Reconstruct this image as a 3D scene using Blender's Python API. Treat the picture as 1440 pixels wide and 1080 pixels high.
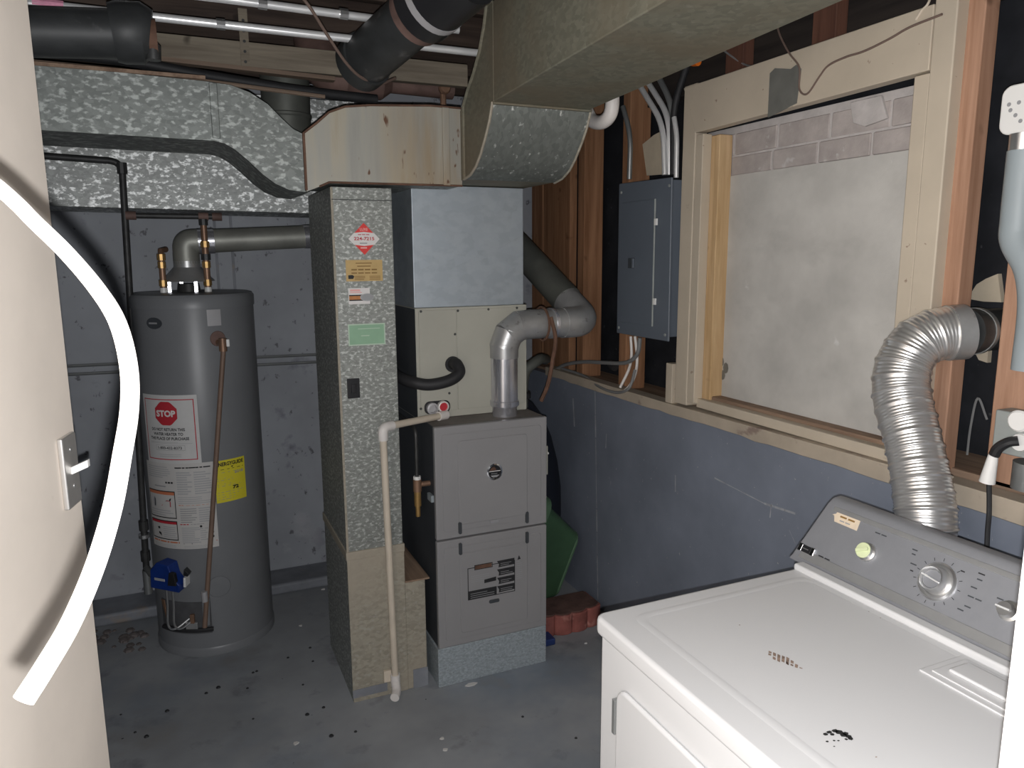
import bpy, bmesh, math, random
from mathutils import Vector, Matrix
random.seed(7)
R = math.radians
for o in list(bpy.data.objects): bpy.data.objects.remove(o, do_unlink=True)
scene = bpy.context.scene
COL = scene.collection

# ------------------------------------------------------------------ camera, light, exposure
YAW, PITCH, ROLL, FPX, EYE = R(23.956), R(9.779), R(.326), 1050.0, 1.6
fwd = Vector((math.sin(YAW)*math.cos(PITCH), math.cos(YAW)*math.cos(PITCH), -math.sin(PITCH)))
rt0 = Vector((math.cos(YAW), -math.sin(YAW), 0)); dn0 = fwd.cross(rt0)
rt = rt0*math.cos(ROLL) + dn0*math.sin(ROLL); dn = dn0*math.cos(ROLL) - rt0*math.sin(ROLL)
cd = bpy.data.cameras.new('camera'); cam = bpy.data.objects.new('camera', cd); COL.objects.link(cam)
cd.sensor_fit = 'HORIZONTAL'; cd.sensor_width = 36; cd.lens = FPX/1440*36; cd.clip_start = .02
m = Matrix.Identity(4)
for i in range(3): m[i][0] = rt[i]; m[i][1] = -dn[i]; m[i][2] = -fwd[i]
m.translation = (0, 0, EYE); cam.matrix_world = m
scene.camera = cam
w = bpy.data.worlds.new('world'); scene.world = w; w.use_nodes = True
w.node_tree.nodes['Background'].inputs[0].default_value = (.8, .87, 1, 1)
w.node_tree.nodes['Background'].inputs[1].default_value = .035
# the phone's own flash, two centimetres under the lens
ld = bpy.data.lights.new('phone_flash', 'POINT'); ld.energy = 108; ld.color = (.985, .99, 1); ld.shadow_soft_size = .004
lo = bpy.data.objects.new('phone_flash', ld); COL.objects.link(lo); lo.location = (0, -.003, EYE-.021)
vs = scene.view_settings; vs.view_transform = 'Standard'; vs.look = 'None'; vs.gamma = 1; vs.exposure = 0; vs.use_curve_mapping = False

def at(px, py, ax, val):                       # point of the photo on the plane axis = val
    d = rt*((px-720)/FPX) + dn*((py-540)/FPX) + fwd
    o = Vector((0, 0, EYE)); return o + d*((val-o[ax])/d[ax])
def dep(px, py, t):
    return Vector((0, 0, EYE)) + (rt*((px-720)/FPX) + dn*((py-540)/FPX) + fwd)*t

# ------------------------------------------------------------------ materials
def lin(c):
    return tuple((v/255/12.92 if v/255 <= .04045 else ((v/255+.055)/1.055)**2.4) for v in c)
class N:
    def __init__(s, name):
        s.m = bpy.data.materials.new(name); s.m.use_nodes = True; s.t = s.m.node_tree
        s.b = s.t.nodes['Principled BSDF']; s.tc = s.t.nodes.new('ShaderNodeTexCoord')
    def n(s, typ, **k):
        x = s.t.nodes.new(typ)
        for a, v in k.items(): setattr(x, a, v)
        return x
    def l(s, a, b): s.t.links.new(a, b)
    def coords(s, scale=(1, 1, 1)):
        mp = s.n('ShaderNodeMapping'); mp.inputs['Scale'].default_value = scale
        s.l(s.tc.outputs['Object'], mp.inputs['Vector']); return mp.outputs[0]
    def noise(s, scale, stretch=(1, 1, 1), detail=4, rough=.6, dist=0):
        x = s.n('ShaderNodeTexNoise'); x.inputs['Scale'].default_value = scale; x.inputs['Detail'].default_value = detail
        x.inputs['Roughness'].default_value = rough; x.inputs['Distortion'].default_value = dist
        s.l(s.coords(stretch), x.inputs['Vector']); return x.outputs['Fac']
    def ramp(s, fac, stops, interp='LINEAR'):
        r = s.n('ShaderNodeValToRGB'); e = r.color_ramp; e.interpolation = interp
        e.elements[0].position = stops[0][0]; e.elements[0].color = (*stops[0][1], 1)
        e.elements[1].position = stops[-1][0]; e.elements[1].color = (*stops[-1][1], 1)
        for p, c in stops[1:-1]:
            q = e.elements.new(p); q.color = (*c, 1)
        s.l(fac, r.inputs[0]); return r.outputs[0]
    def mix(s, fac, a, b):
        x = s.n('ShaderNodeMix', data_type='RGBA'); 
        if isinstance(fac, (int, float)): x.inputs['Factor'].default_value = fac
        else: s.l(fac, x.inputs['Factor'])
        for v, i in ((a, 6), (b, 7)):
            if isinstance(v, tuple): x.inputs[i].default_value = (*v[:3], 1)
            else: s.l(v, x.inputs[i])
        return x.outputs[2]
    def bump(s, fac, strength, dist=.002):
        x = s.n('ShaderNodeBump'); x.inputs['Strength'].default_value = strength; x.inputs['Distance'].default_value = dist
        s.l(fac, x.inputs['Height']); s.l(x.outputs[0], s.b.inputs['Normal'])
    def out(s, col, rough, metal=0, spec=.5):
        if isinstance(col, tuple): s.b.inputs['Base Color'].default_value = (*col[:3], 1)
        else: s.l(col, s.b.inputs['Base Color'])
        if isinstance(rough, (int, float)): s.b.inputs['Roughness'].default_value = rough
        else: s.l(rough, s.b.inputs['Roughness'])
        s.b.inputs['Metallic'].default_value = metal; s.b.inputs['Specular IOR Level'].default_value = spec
        return s.m
def sc(c, k): return tuple(min(1, v*k) for v in c)
M = {}
def mat(name, base, rough=.6, metal=0, var=.12, vs=6, stretch=(1, 1, 1), spots=(), bump=0, bs=60, spec=.4):
    s = N(name)
    c = s.ramp(s.noise(vs, stretch), [(.3, sc(base, 1-var)), (.7, sc(base, 1+var))]) if var else tuple(base)
    for (scale, a, b, col, st, det) in spots:
        f = s.ramp(s.noise(scale, st, det), [(a, (0, 0, 0)), (b, (1, 1, 1))]); c = s.mix(f, c, tuple(col))
    if bump: s.bump(s.noise(bs), bump)
    M[name] = s.out(c, rough, metal, spec); return M[name]
def galv(name, base, bright, scale=70, metal=.75, rough=.56, dirt=None, thr=.55, st=(1, 1, 1.6), amt=1.0, cv=.15):
    s = N(name)
    n1 = s.noise(scale*.7, st, 3, .55, 0); f = s.ramp(n1, [(thr+.02, (0, 0, 0)), (thr+.13, (amt, amt, amt))])
    v = s.n('ShaderNodeTexVoronoi'); v.inputs['Scale'].default_value = scale; s.l(s.coords(st), v.inputs['Vector'])
    sp = s.n('ShaderNodeSeparateColor'); s.l(v.outputs['Color'], sp.inputs[0])
    cell = s.ramp(sp.outputs[0], [(0, sc(base, 1-cv)), (1, sc(base, 1+cv))])
    c = s.mix(f, cell, tuple(bright))
    if dirt:
        f2 = s.ramp(s.noise(3.2, (1, 1, .7), 5), [(.42, (0, 0, 0)), (.66, (.9, .9, .9))]); c = s.mix(f2, c, tuple(dirt))
    M[name] = s.out(c, rough, metal, .4); return M[name]
def wood(name, a, b, axis=2, rough=.75, k=1):
    s = N(name); st = [22*k, 22*k, 22*k]; st[axis] = 1.4*k
    c = s.ramp(s.noise(1.5, tuple(st), 6, .65, .4), [(.32, a), (.7, b)])
    kn = s.ramp(s.noise(9, (1, 1, 1), 2), [(.68, (0, 0, 0)), (.76, (1, 1, 1))]); c = s.mix(kn, c, sc(a, .55))
    s.bump(s.noise(1.5, tuple(st), 5), .25); M[name] = s.out(c, rough, 0, .25); return M[name]

mat('floor_paint', (.3, .31, .325), .55, 0, .2, 2.2, spots=((5, .58, .75, (.13, .135, .15), (1, 1, 1), 6), (1.3, .5, .66, (.215, .245, .285), (1, 1, 1), 5), (2.6, .58, .8, (.26, .24, .215), (1, 1, 1), 5), (38, .74, .78, (.03, .03, .03), (1, 1, 1), 2)), bump=.12, bs=30, spec=.3)
mat('back_wall_paint', (.345, .36, .392), .55, 0, .14, 2.5, spots=((6, .62, .72, (.2, .205, .24), (1, 1, 1), 4), (26, .64, .7, (.14, .14, .155), (1, 1, .8), 3), (3, .6, .72, (.45, .45, .48), (1, 1, 1), 6)), bump=.1, bs=25, spec=.3)
mat('right_wall_paint', (.19, .212, .262), .5, 0, .16, 3, spots=((90, .72, .77, (.42, .42, .42), (1, 1, .6), 2), (4, .66, .8, (.2, .215, .25), (1, 1.4, .4), 6)), bump=.1, bs=28, spec=.3)
mat('curb_paint', (.22, .23, .255), .6, 0, .25, 6, spots=((7, .6, .7, (.3, .26, .23), (1, 1, 1), 4),), bump=.25, bs=30)
mat('black_sheathing', (.02, .021, .025), .8, 0, .3, 8, spots=((30, .7, .75, (.06, .06, .065), (1, 1, 1), 2),), spec=.15)
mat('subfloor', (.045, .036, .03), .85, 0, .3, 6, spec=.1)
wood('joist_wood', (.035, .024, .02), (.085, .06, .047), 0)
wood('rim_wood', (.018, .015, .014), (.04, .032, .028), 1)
wood('stud_wood', (.21, .1, .05), (.4, .21, .115), 2)
wood('stud_wood_pale', (.30, .165, .105), (.47, .28, .19), 2)
wood('block_wood', (.09, .04, .028), (.16, .075, .05), 2)
wood('lumber_wood', (.16, .13, .1), (.3, .26, .2), 0)
wood('strip_wood', (.17, .12, .09), (.27, .2, .15), 0)
wood('jamb_wood', (.42, .27, .13), (.62, .44, .26), 2)
wood('raw_edge_wood', (.16, .1, .07), (.34, .24, .17), 1)
mat('cream_paint', (.51, .44, .35), .6, 0, .07, 5, spots=((14, .7, .78, (.34, .25, .2), (1, 1, 1), 5), (40, .72, .76, (.3, .22, .17), (1, 1, 1), 2)), bump=.1)
mat('sill_paint', (.43, .365, .29), .65, 0, .12, 7, spots=((16, .62, .7, (.25, .19, .16), (1, .5, 1), 5),), bump=.15)
mat('concrete', (.5, .485, .46), .85, 0, .14, 5, spots=((3, .55, .75, (.4, .39, .37), (1, 1, 2), 6), (9, .68, .76, (.66, .65, .64), (1, 1, 1), 5)), bump=.5, bs=40, spec=.15)
mat('block_concrete', (.4, .36, .345), .88, 0, .16, 12, spots=((20, .62, .7, (.52, .5, .49), (1, 1, 1), 4),), bump=.6, bs=70, spec=.15)
mat('mortar', (.48, .45, .44), .9, 0, .15, 15, bump=.5, bs=60, spec=.15)
mat('plaster_wall', (.74, .66, .58), .75, 0, .05, 5, spots=((7, .68, .8, (.5, .42, .36), (1, 1, .6), 4),), bump=.12, bs=18, spec=.2)
galv('galv_spangle', (.205, .218, .207), (.42, .44, .42), 60, .7, .58, thr=.5)
galv('galv_column', (.29, .3, .28), (.55, .56, .535), 100, .7, .6, thr=.5)
galv('galv_back', (.33, .34, .33), (.95, .96, .95), 74, .7, .56, thr=.5)
galv('galv_plenum', (.47, .52, .565), (.53, .58, .62), 22, .86, .55, thr=.45, amt=.6, cv=.04)
galv('galv_base', (.42, .47, .5), (.58, .63, .66), 130, .5, .55, thr=.5, amt=.7)
galv('galv_dirty', (.2, .195, .15), (.3, .29, .24), 60, .25, .65, dirt=(.2, .165, .115), thr=.6, amt=.6)
galv('galv_elbow', (.2, .215, .2), (.7, .71, .68), 60, .5, .6, thr=.62, st=(1.6, 1, 1))
galv('galv_boot', (.34, .31, .25), (.42, .4, .35), 70, .15, .7, dirt=(.4, .35, .28), thr=.55, amt=.5)
s = N('stained_duct')
c = s.ramp(s.noise(2.2, (2.6, 1, .22), 5), [(.34, (.3, .3, .275)), (.45, (.38, .37, .33)), (.53, (.43, .395, .32)), (.62, (.36, .29, .19))])
sx = s.n('ShaderNodeSeparateXYZ'); s.l(s.tc.outputs['Object'], sx.inputs[0])
mr = s.n('ShaderNodeMapRange'); mr.inputs['From Min'].default_value = .58; mr.inputs['From Max'].default_value = .9; s.l(sx.outputs[0], mr.inputs['Value'])
rn = s.n('ShaderNodeMath', operation='MULTIPLY'); s.l(mr.outputs[0], rn.inputs[0]); s.l(s.ramp(s.noise(6, (2, 1, .3), 4), [(.35, (.1, .1, .1)), (.6, (1, 1, 1))]), rn.inputs[1])
c = s.mix(rn.outputs[0], c, (.34, .24, .13))
f = s.ramp(s.noise(26, (1.3, 1, .5), 2), [(.66, (0, 0, 0)), (.70, (1, 1, 1))]); c = s.mix(f, c, (.14, .07, .04))
M['stained_duct'] = s.out(c, .55, .2, .4)
mat('duct_dark_metal', (.075, .078, .075), .6, .3, .3, 8)  # plain dark metal for a duct seam and screw heads
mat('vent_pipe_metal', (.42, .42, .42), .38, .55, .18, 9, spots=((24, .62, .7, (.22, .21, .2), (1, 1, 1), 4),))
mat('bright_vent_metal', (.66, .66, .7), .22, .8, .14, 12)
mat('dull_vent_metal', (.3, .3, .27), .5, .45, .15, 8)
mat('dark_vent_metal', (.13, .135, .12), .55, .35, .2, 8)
mat('flex_foil', (.82, .81, .8), .3, .84, .06, 20)
mat('conduit_metal', (.84, .84, .84), .3, .45, .05, 10)
mat('conduit_dull', (.3, .31, .31), .4, .6, .1, 10)
mat('chrome', (.85, .85, .86), .12, 1, 0)
mat('steel_plate', (.62, .6, .58), .42, .85, .06, 30)
mat('brushed_silver', (.7, .7, .7), .28, .9, .05, 40)
mat('tank_grey', (.195, .2, .21), .38, 0, .05, 5, spec=.4)
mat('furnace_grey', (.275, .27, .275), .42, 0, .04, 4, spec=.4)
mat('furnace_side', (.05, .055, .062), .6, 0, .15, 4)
mat('coil_beige', (.42, .41, .355), .5, 0, .05, 6, spots=((10, .7, .8, (.3, .28, .23), (1, 1, 1), 4),))
mat('furnace_top_dust', (.2, .18, .165), .8, 0, .3, 9)
mat('black_rubber', (.022, .022, .024), .6, 0, .2, 20)
mat('black_plastic', (.02, .02, .022), .35, 0, 0)
mat('black_iron', (.05, .05, .05), .5, .3, .25, 30)
mat('burner_steel', (.1, .1, .105), .5, .2, .2, 20)
mat('rubble', (.15, .13, .125), .85, 0, .3, 30, bump=.4)
mat('black_abs', (.035, .037, .038), .5, 0, .25, 12, spots=((14, .62, .72, (.09, .09, .09), (1, 1, 1), 4),))
mat('rust', (.14, .075, .05), .8, .1, .3, 20)
mat('rusty_pipe', (.16, .1, .085), .7, .1, .35, 10)
mat('brass', (.42, .26, .1), .4, .6, .2, 25)
mat('copper_pipe', (.3, .18, .12), .45, .5, .2, 15)
mat('brown_pipe', (.24, .16, .12), .55, .2, .15, 10)
mat('pvc_cream', (.62, .54, .44), .45, 0, .08, 10)
mat('pvc_white', (.74, .7, .67), .4, 0, .06, 12)
mat('white_plastic', (.78, .77, .75), .4, 0, 0)
mat('white_cable', (.85, .82, .77), .45, 0, 0)
mat('door_white', (.85, .84, .83), .5, 0, .02, 5)
mat('dryer_white', (.6, .598, .602), .42, 0, .015, 3, spec=.5)
mat('dryer_shadow_gap', (.1, .1, .1), .7, 0, 0)
mat('console_grey', (.245, .25, .268), .42, .25, .04, 30, spec=.5)
mat('console_trim', (.36, .36, .36), .3, .5, .05, 30)
mat('knob_green', (.62, .68, .42), .4, 0, .06, 30)
mat('print_dark', (.02, .02, .022), .6, 0, 0)
mat('print_grey', (.3, .3, .31), .6, 0, 0)
mat('print_pale', (.42, .42, .43), .6, 0, 0)
mat('print_red', (.5, .03, .045), .55, 0, 0)
mat('print_orange', (.6, .2, .1), .55, 0, 0)
mat('paper_white', (.62, .61, .6), .6, 0, .04, 14)
mat('paper_offwhite', (.58, .56, .54), .6, 0, .03, 14)
mat('label_yellow', (.72, .62, .04), .55, 0, .04, 10)
mat('sticker_red', (.75, .05, .045), .5, 0, 0)
mat('sticker_pink', (.85, .45, .42), .5, 0, 0)
mat('sticker_white', (.75, .72, .7), .5, 0, 0)
mat('sticker_tan', (.55, .38, .16), .6, 0, .1, 20)
mat('sticker_tan_print', (.25, .14, .04), .6, 0, 0)
mat('sticker_green', (.28, .46, .31), .6, 0, .06, 20)
mat('sticker_green_edge', (.48, .6, .48), .6, 0, 0)
mat('sticker_orange', (.5, .2, .06), .5, 0, .2, 60)
mat('sticker_cream', (.66, .55, .42), .6, 0, .08, 40)
mat('gas_blue', (.012, .04, .22), .4, 0, .15, 20)
mat('wire_grey', (.22, .22, .22), .5, 0, 0)
mat('wire_brown', (.16, .11, .09), .7, 0, 0)
mat('panel_grey', (.12, .14, .17), .42, 0, .05, 5, spec=.4)
mat('box_grey', (.3, .32, .31), .5, .1, .08, 10)
mat('pipe_grey', (.3, .34, .36), .5, 0, .04, 5)
mat('patch_grey', (.18, .18, .165), .55, .2, .12, 20)
mat('orange_plastic', (.9, .2, .02), .4, 0, 0)
mat('bin_green', (.05, .105, .055), .4, 0, .12, 10, spots=((40, .74, .78, (.2, .3, .2), (1, 1, 1), 2),))
mat('bin_rim', (.09, .165, .095), .35, 0, .1, 12)
mat('shadow_black', (.015, .018, .028), .5, 0, .1, 10)
mat('red_stone', (.27, .09, .075), .85, 0, .25, 14, spots=((12, .58, .68, (.42, .19, .16), (1, 1, 1), 3),), bump=.5, bs=40)
mat('red_stone_top', (.1, .055, .045), .9, 0, .35, 18, bump=.5)
mat('tub_blue', (.02, .04, .14), .5, 0, 0)
mat('card_beige', (.5, .43, .33), .8, 0, .1, 12)
mat('paint_chip', (.6, .58, .56), .7, 0, 0)
mat('scuff_brown', (.24, .17, .13), .8, 0, .5, 160)
mat('scuff_black', (.02, .02, .02), .7, 0, 0)
mat('drip_white', (.34, .35, .38), .6, 0, .25, 30)
mat('pink_tag', (.7, .3, .42), .5, 0, .2, 40)
mat('grey_tape', (.45, .44, .45), .5, .2, .05, 20)

# ------------------------------------------------------------------ mesh builder
class G:
    def __init__(s): s.v = []; s.f = []; s.mi = []
    def add(s, vs, fs, mi=0):
        b = len(s.v); s.v += [Vector(x) for x in vs]; s.f += [tuple(b+i for i in f) for f in fs]; s.mi += [mi]*len(fs); return s
    def box(s, lo, hi, mi=0):
        x0, y0, z0 = lo; x1, y1, z1 = hi
        return s.add([(x0,y0,z0),(x1,y0,z0),(x1,y1,z0),(x0,y1,z0),(x0,y0,z1),(x1,y0,z1),(x1,y1,z1),(x0,y1,z1)],
                     [(0,3,2,1),(4,5,6,7),(0,1,5,4),(1,2,6,5),(2,3,7,6),(3,0,4,7)], mi)
    def obox(s, c, u, v, n, mi=0):              # oriented box: centre and three half vectors
        c = Vector(c); u = Vector(u); v = Vector(v); n = Vector(n)
        p = [c+a*u+b*v+d*n for d in (-1, 1) for a, b in ((-1,-1),(1,-1),(1,1),(-1,1))]
        return s.add(p, [(0,3,2,1),(4,5,6,7),(0,1,5,4),(1,2,6,5),(2,3,7,6),(3,0,4,7)], mi)
    def prism(s, poly, axis, a, b, mi=0):       # poly in the two other axes, in order
        n = len(poly)
        def P(q, t):
            if axis == 0: return (t, q[0], q[1])
            if axis == 1: return (q[0], t, q[1])
            return (q[0], q[1], t)
        vs = [P(q, a) for q in poly] + [P(q, b) for q in poly]
        fs = [tuple(range(n))[::-1], tuple(range(n, 2*n))] + [(i, (i+1) % n, n+(i+1) % n, n+i) for i in range(n)]
        return s.add(vs, fs, mi)
    def tube(s, pts, r, seg=16, mi=0, caps=True, up=None):
        pts = [Vector(p) for p in pts]; n = len(pts); vs = []; fs = []
        rr = r if isinstance(r, (list, tuple)) else [r]*n
        T = []
        for i in range(n):
            a = pts[max(0, i-1)]; b = pts[min(n-1, i+1)]; d = (b-a)
            T.append(d.normalized() if d.length > 1e-9 else (T[-1] if T else Vector((0,0,1))))
        nrm = Vector(up) if up else (Vector((0,0,1)) if abs(T[0].z) < .9 else Vector((1,0,0)))
        for i in range(n):
            nrm = (nrm - T[i]*nrm.dot(T[i])).normalized(); bn = T[i].cross(nrm)
            for k in range(seg):
                a = 2*math.pi*k/seg; vs.append(pts[i] + (nrm*math.cos(a)+bn*math.sin(a))*rr[i])
        for i in range(n-1):
            for k in range(seg):
                k2 = (k+1) % seg; fs.append((i*seg+k, i*seg+k2, (i+1)*seg+k2, (i+1)*seg+k))
        if caps: fs.append(tuple(range(seg))[::-1]); fs.append(tuple((n-1)*seg+k for k in range(seg)))
        return s.add(vs, fs, mi)
    def lathe(s, prof, base, axis=(0,0,1), seg=32, mi=0):   # prof: (radius, height)
        ax = Vector(axis).normalized(); pts = [Vector(base)+ax*h for _, h in prof]
        u = Vector((1,0,0)) if abs(ax.x) < .9 else Vector((0,1,0)); u = (u-ax*u.dot(ax)).normalized(); v = ax.cross(u)
        n = len(prof); vs = []; fs = []
        for (r, h), p in zip(prof, pts):
            for k in range(seg):
                a = 2*math.pi*k/seg; vs.append(p+(u*math.cos(a)+v*math.sin(a))*max(r, 1e-5))
        for i in range(n-1):
            for k in range(seg):
                k2 = (k+1) % seg; fs.append((i*seg+k, i*seg+k2, (i+1)*seg+k2, (i+1)*seg+k))
        fs.append(tuple(range(seg))[::-1]); fs.append(tuple((n-1)*seg+k for k in range(seg)))
        return s.add(vs, fs, mi)
    def build(s, name, mats, parent=None, bevel=0, bseg=2, sharp=35, origin=None):
        if not isinstance(mats, (list, tuple)): mats = [mats]
        me = bpy.data.meshes.new(name); o_ = Vector(origin) if origin else Vector((0,0,0))
        me.from_pydata([tuple(v-o_) for v in s.v], [], s.f)
        for q in mats: me.materials.append(M[q])
        me.polygons.foreach_set('material_index', s.mi)
        bm = bmesh.new(); bm.from_mesh(me)
        bmesh.ops.recalc_face_normals(bm, faces=bm.faces)
        if bevel:
            es = [e for e in bm.edges if len(e.link_faces) == 2 and e.calc_face_angle(0) > R(30)]
            bmesh.ops.bevel(bm, geom=es, offset=bevel, segments=bseg, profile=.5, affect='EDGES', clamp_overlap=True)
        bm.to_mesh(me); bm.free()
        me.polygons.foreach_set('use_smooth', [True]*len(me.polygons))
        me.set_sharp_from_angle(angle=R(50 if bevel else sharp))
        o = bpy.data.objects.new(name, me); COL.objects.link(o); o.location = o_
        if bevel:
            wn = o.modifiers.new('weighted_normals', 'WEIGHTED_NORMAL'); wn.keep_sharp = True; wn.mode = 'FACE_AREA'; wn.weight = 80
        if parent: attach(o, parent)
        return o
def wloc(o):
    p = Vector((0,0,0))
    while o: p += o.location + o.matrix_parent_inverse.translation; o = o.parent
    return p
def attach(o, parent):
    o.parent = parent; o.matrix_parent_inverse = Matrix.Translation(-wloc(parent))
def tag(o, label, cat, group=None):
    o['label'] = label; o['category'] = cat
    if group: o['group'] = group
    return o
def thing(name, label, cat, loc=(0,0,0), group=None):
    o = bpy.data.objects.new(name, None); COL.objects.link(o); o.location = loc; o.empty_display_size = .1
    return tag(o, label, cat, group)
def struct(o): o['kind'] = 'structure'; return o
def spline(pts, n=8):
    pts = [Vector(p) for p in pts]; P = [pts[0]*2-pts[1]] + pts + [pts[-1]*2-pts[-2]]; out = []
    for i in range(1, len(P)-2):
        a, b, c, d = P[i-1:i+3]
        for k in range(n):
            t = k/n; out.append(.5*((2*b)+(c-a)*t+(2*a-5*b+4*c-d)*t*t+(3*b-a-3*c+d)*t**3))
    return out + [pts[-1]]
def fillet(pts, rad, n=6):
    pts = [Vector(p) for p in pts]; out = [pts[0]]
    for i in range(1, len(pts)-1):
        a = (pts[i-1]-pts[i]); b = (pts[i+1]-pts[i]); r = min(rad, a.length*.49, b.length*.49)
        p0 = pts[i]+a.normalized()*r; p1 = pts[i]+b.normalized()*r
        for k in range(n+1):
            t = k/n; out.append(p0*(1-t)**2+pts[i]*2*t*(1-t)+p1*t*t)
    return out + [pts[-1]]
def circ(c, r, n=24, a0=0, a1=360):
    return [(c[0]+r*math.cos(R(a0+(a1-a0)*i/n)), c[1]+r*math.sin(R(a0+(a1-a0)*i/n))) for i in range(n if abs(a1-a0) == 360 else n+1)]
def rrect(x0, y0, x1, y1, r, n=5):
    o = []
    for cx, cy, a in ((x1-r, y1-r, 0), (x0+r, y1-r, 90), (x0+r, y0+r, 180), (x1-r, y0+r, 270)):
        o += [(cx+r*math.cos(R(a+90*i/n)), cy+r*math.sin(R(a+90*i/n))) for i in range(n+1)]
    return o

# flat print on a surface: shapes and lettering laid by a map (u, v, lift) -> point
_tc = {}
def text_shape(t, bold=0):
    if (t, bold) in _tc: return _tc[(t, bold)]
    c = bpy.data.curves.new('t', 'FONT'); c.body = t; c.size = 1; c.align_x = 'LEFT'; c.offset = bold; c.resolution_u = 3
    o = bpy.data.objects.new('t', c); COL.objects.link(o); bpy.context.view_layer.update()
    me = bpy.data.meshes.new_from_object(o.evaluated_get(bpy.context.evaluated_depsgraph_get()))
    v = [(p.co.x, p.co.y) for p in me.vertices]; f = [tuple(p.vertices) for p in me.polygons]
    bpy.data.objects.remove(o, do_unlink=True); bpy.data.curves.remove(c); bpy.data.meshes.remove(me)
    x0 = min(a for a, b in v); x1 = max(a for a, b in v); y0 = min(b for a, b in v); y1 = max(b for a, b in v)
    r = ([((a-x0)/(x1-x0), (b-y0)/(y1-y0)) for a, b in v], f, (x1-x0)/(y1-y0)); _tc[(t, bold)] = r; return r
class Print:
    def __init__(s, mp): s.g = G(); s.mp = mp; s.mats = []
    def mi(s, m):
        if m not in s.mats: s.mats.append(m)
        return s.mats.index(m)
    def rect(s, u0, v0, u1, v1, m, lift=.0006, n=None):
        n = n or max(1, int(abs(u1-u0)/.02)); vs = []; fs = []
        for i in range(n+1):
            u = u0+(u1-u0)*i/n; vs += [s.mp(u, v0, lift), s.mp(u, v1, lift)]
        for i in range(n): fs.append((2*i, 2*i+2, 2*i+3, 2*i+1))
        s.g.add(vs, fs, s.mi(m)); return s
    def frame(s, u0, v0, u1, v1, t, m, lift=.0008):
        s.rect(u0, v0, u1, v0+t, m, lift); s.rect(u0, v1-t, u1, v1, m, lift); s.rect(u0, v0+t, u0+t, v1-t, m, lift); s.rect(u1-t, v0+t, u1, v1-t, m, lift); return s
    def poly(s, pts, m, lift=.0008): s.g.add([s.mp(u, v, lift) for u, v in pts], [tuple(range(len(pts)))], s.mi(m)); return s
    def cpoly(s, pts, m, lift=.0009, n=12):
        u0 = min(p[0] for p in pts); u1 = max(p[0] for p in pts); cols = []
        for i in range(n+1):
            u = min(max(u0+(u1-u0)*i/n, u0+1e-6), u1-1e-6); vv = []
            for (a, b), (c, d) in zip(pts, pts[1:]+pts[:1]):
                if (a-u)*(c-u) <= 0 and abs(c-a) > 1e-9: vv.append(b+(d-b)*(u-a)/(c-a))
            cols.append((u, min(vv), max(vv)))
        vs = []
        for u, a, b in cols: vs += [s.mp(u, a, lift), s.mp(u, b, lift)]
        s.g.add(vs, [(2*i, 2*i+2, 2*i+3, 2*i+1) for i in range(n)], s.mi(m)); return s
    def text(s, t, u, v, h, m, w=None, lift=.0011, bold=.02):     # centred
        vs, fs, asp = text_shape(t, bold); w = w or h*asp
        s.g.add([s.mp(u+(a-.5)*w, v+(b-.5)*h, lift) for a, b in vs], fs, s.mi(m)); return s
    def dash(s, u, v, h, m, w, lift=.0011):          # lettering too small to read in the photo: broken bars
        k = max(1, int(w/(h*3.2))); p = w/k
        for i in range(k): s.rect(u-w/2+p*i, v-h*.32, u-w/2+p*(i+.82), v+h*.32, m, lift, 1)
        return s
    def lines(s, u0, v0, u1, v1, n, m, lift=.0009, fill=.45):
        h = (v1-v0)/n
        for i in range(n):
            e = u1-(u1-u0)*random.choice((0, 0, .05, .1, .3)); s.rect(u0, v0+h*i, e, v0+h*i+h*fill, m, lift)
        return s
    def build(s, name, parent):
        me = bpy.data.meshes.new(name); me.from_pydata([tuple(v) for v in s.g.v], [], s.g.f)
        for q in s.mats: me.materials.append(M[q])
        me.polygons.foreach_set('material_index', s.g.mi)
        o = bpy.data.objects.new(name, me); COL.objects.link(o); attach(o, parent); return o
def flat(o, u, v):
    o = Vector(o); u = Vector(u).normalized(); v = Vector(v).normalized(); n = u.cross(v)
    return lambda a, b, l: o+u*a+v*b+n*l
def label_sheet(name, mp, u0, v0, u1, v1, m, parent, t=.0005):
    n = max(1, int(abs(u1-u0)/.015)); g = G(); vs = []; fs = []
    for i in range(n+1):
        u = u0+(u1-u0)*i/n
        for l in (0.0001, t): vs += [mp(u, v0, l), mp(u, v1, l)]
    for i in range(n):
        a = 4*i; b = a+4; fs += [(a+2, b+2, b+3, a+3), (a+1, b+1, b, a), (a, b, b+2, a+2), (a+3, b+3, b+1, a+1)]
    fs += [(0, 2, 3, 1), (4*n+1, 4*n+3, 4*n+2, 4*n)]
    return g.add(vs, fs).build(name, m, parent)

# ================================================================== the setting
struct(G().box((-2.6, -1.2, -.1), (2.3, 3.95, 0)).build('floor', 'floor_paint'))
WB = struct(G().box((-2.6, 3.72, 0), (2.1, 3.9, 2.585)).build('wall_back', 'back_wall_paint'))
G().box((-2.6, 3.52, 0), (1.62, 3.72, .055)).build('footing_ledge', 'curb_paint', WB, .015)
g = G()
for k in range(26):
    px = random.uniform(120, 215); p = at(px, random.uniform(885, 915), 2, 0); r = random.uniform(.008, .025)
    g.lathe([(r, 0), (r*.8, r*.4), (r*.2, r*.6)], (p.x, p.y, 0), seg=6)
rub = g.build('footing_rubble', 'rubble', WB); rub['kind'] = 'stuff'
# grey paint seams on the back wall
for x, z0, z1 in ((.17, 1.42, 1.80), (.24, 1.42, 1.80)):
    G().box((x, 3.712, z0), (x+.012, 3.72, z1)).build('wall_seam', 'curb_paint', WB)
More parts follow.
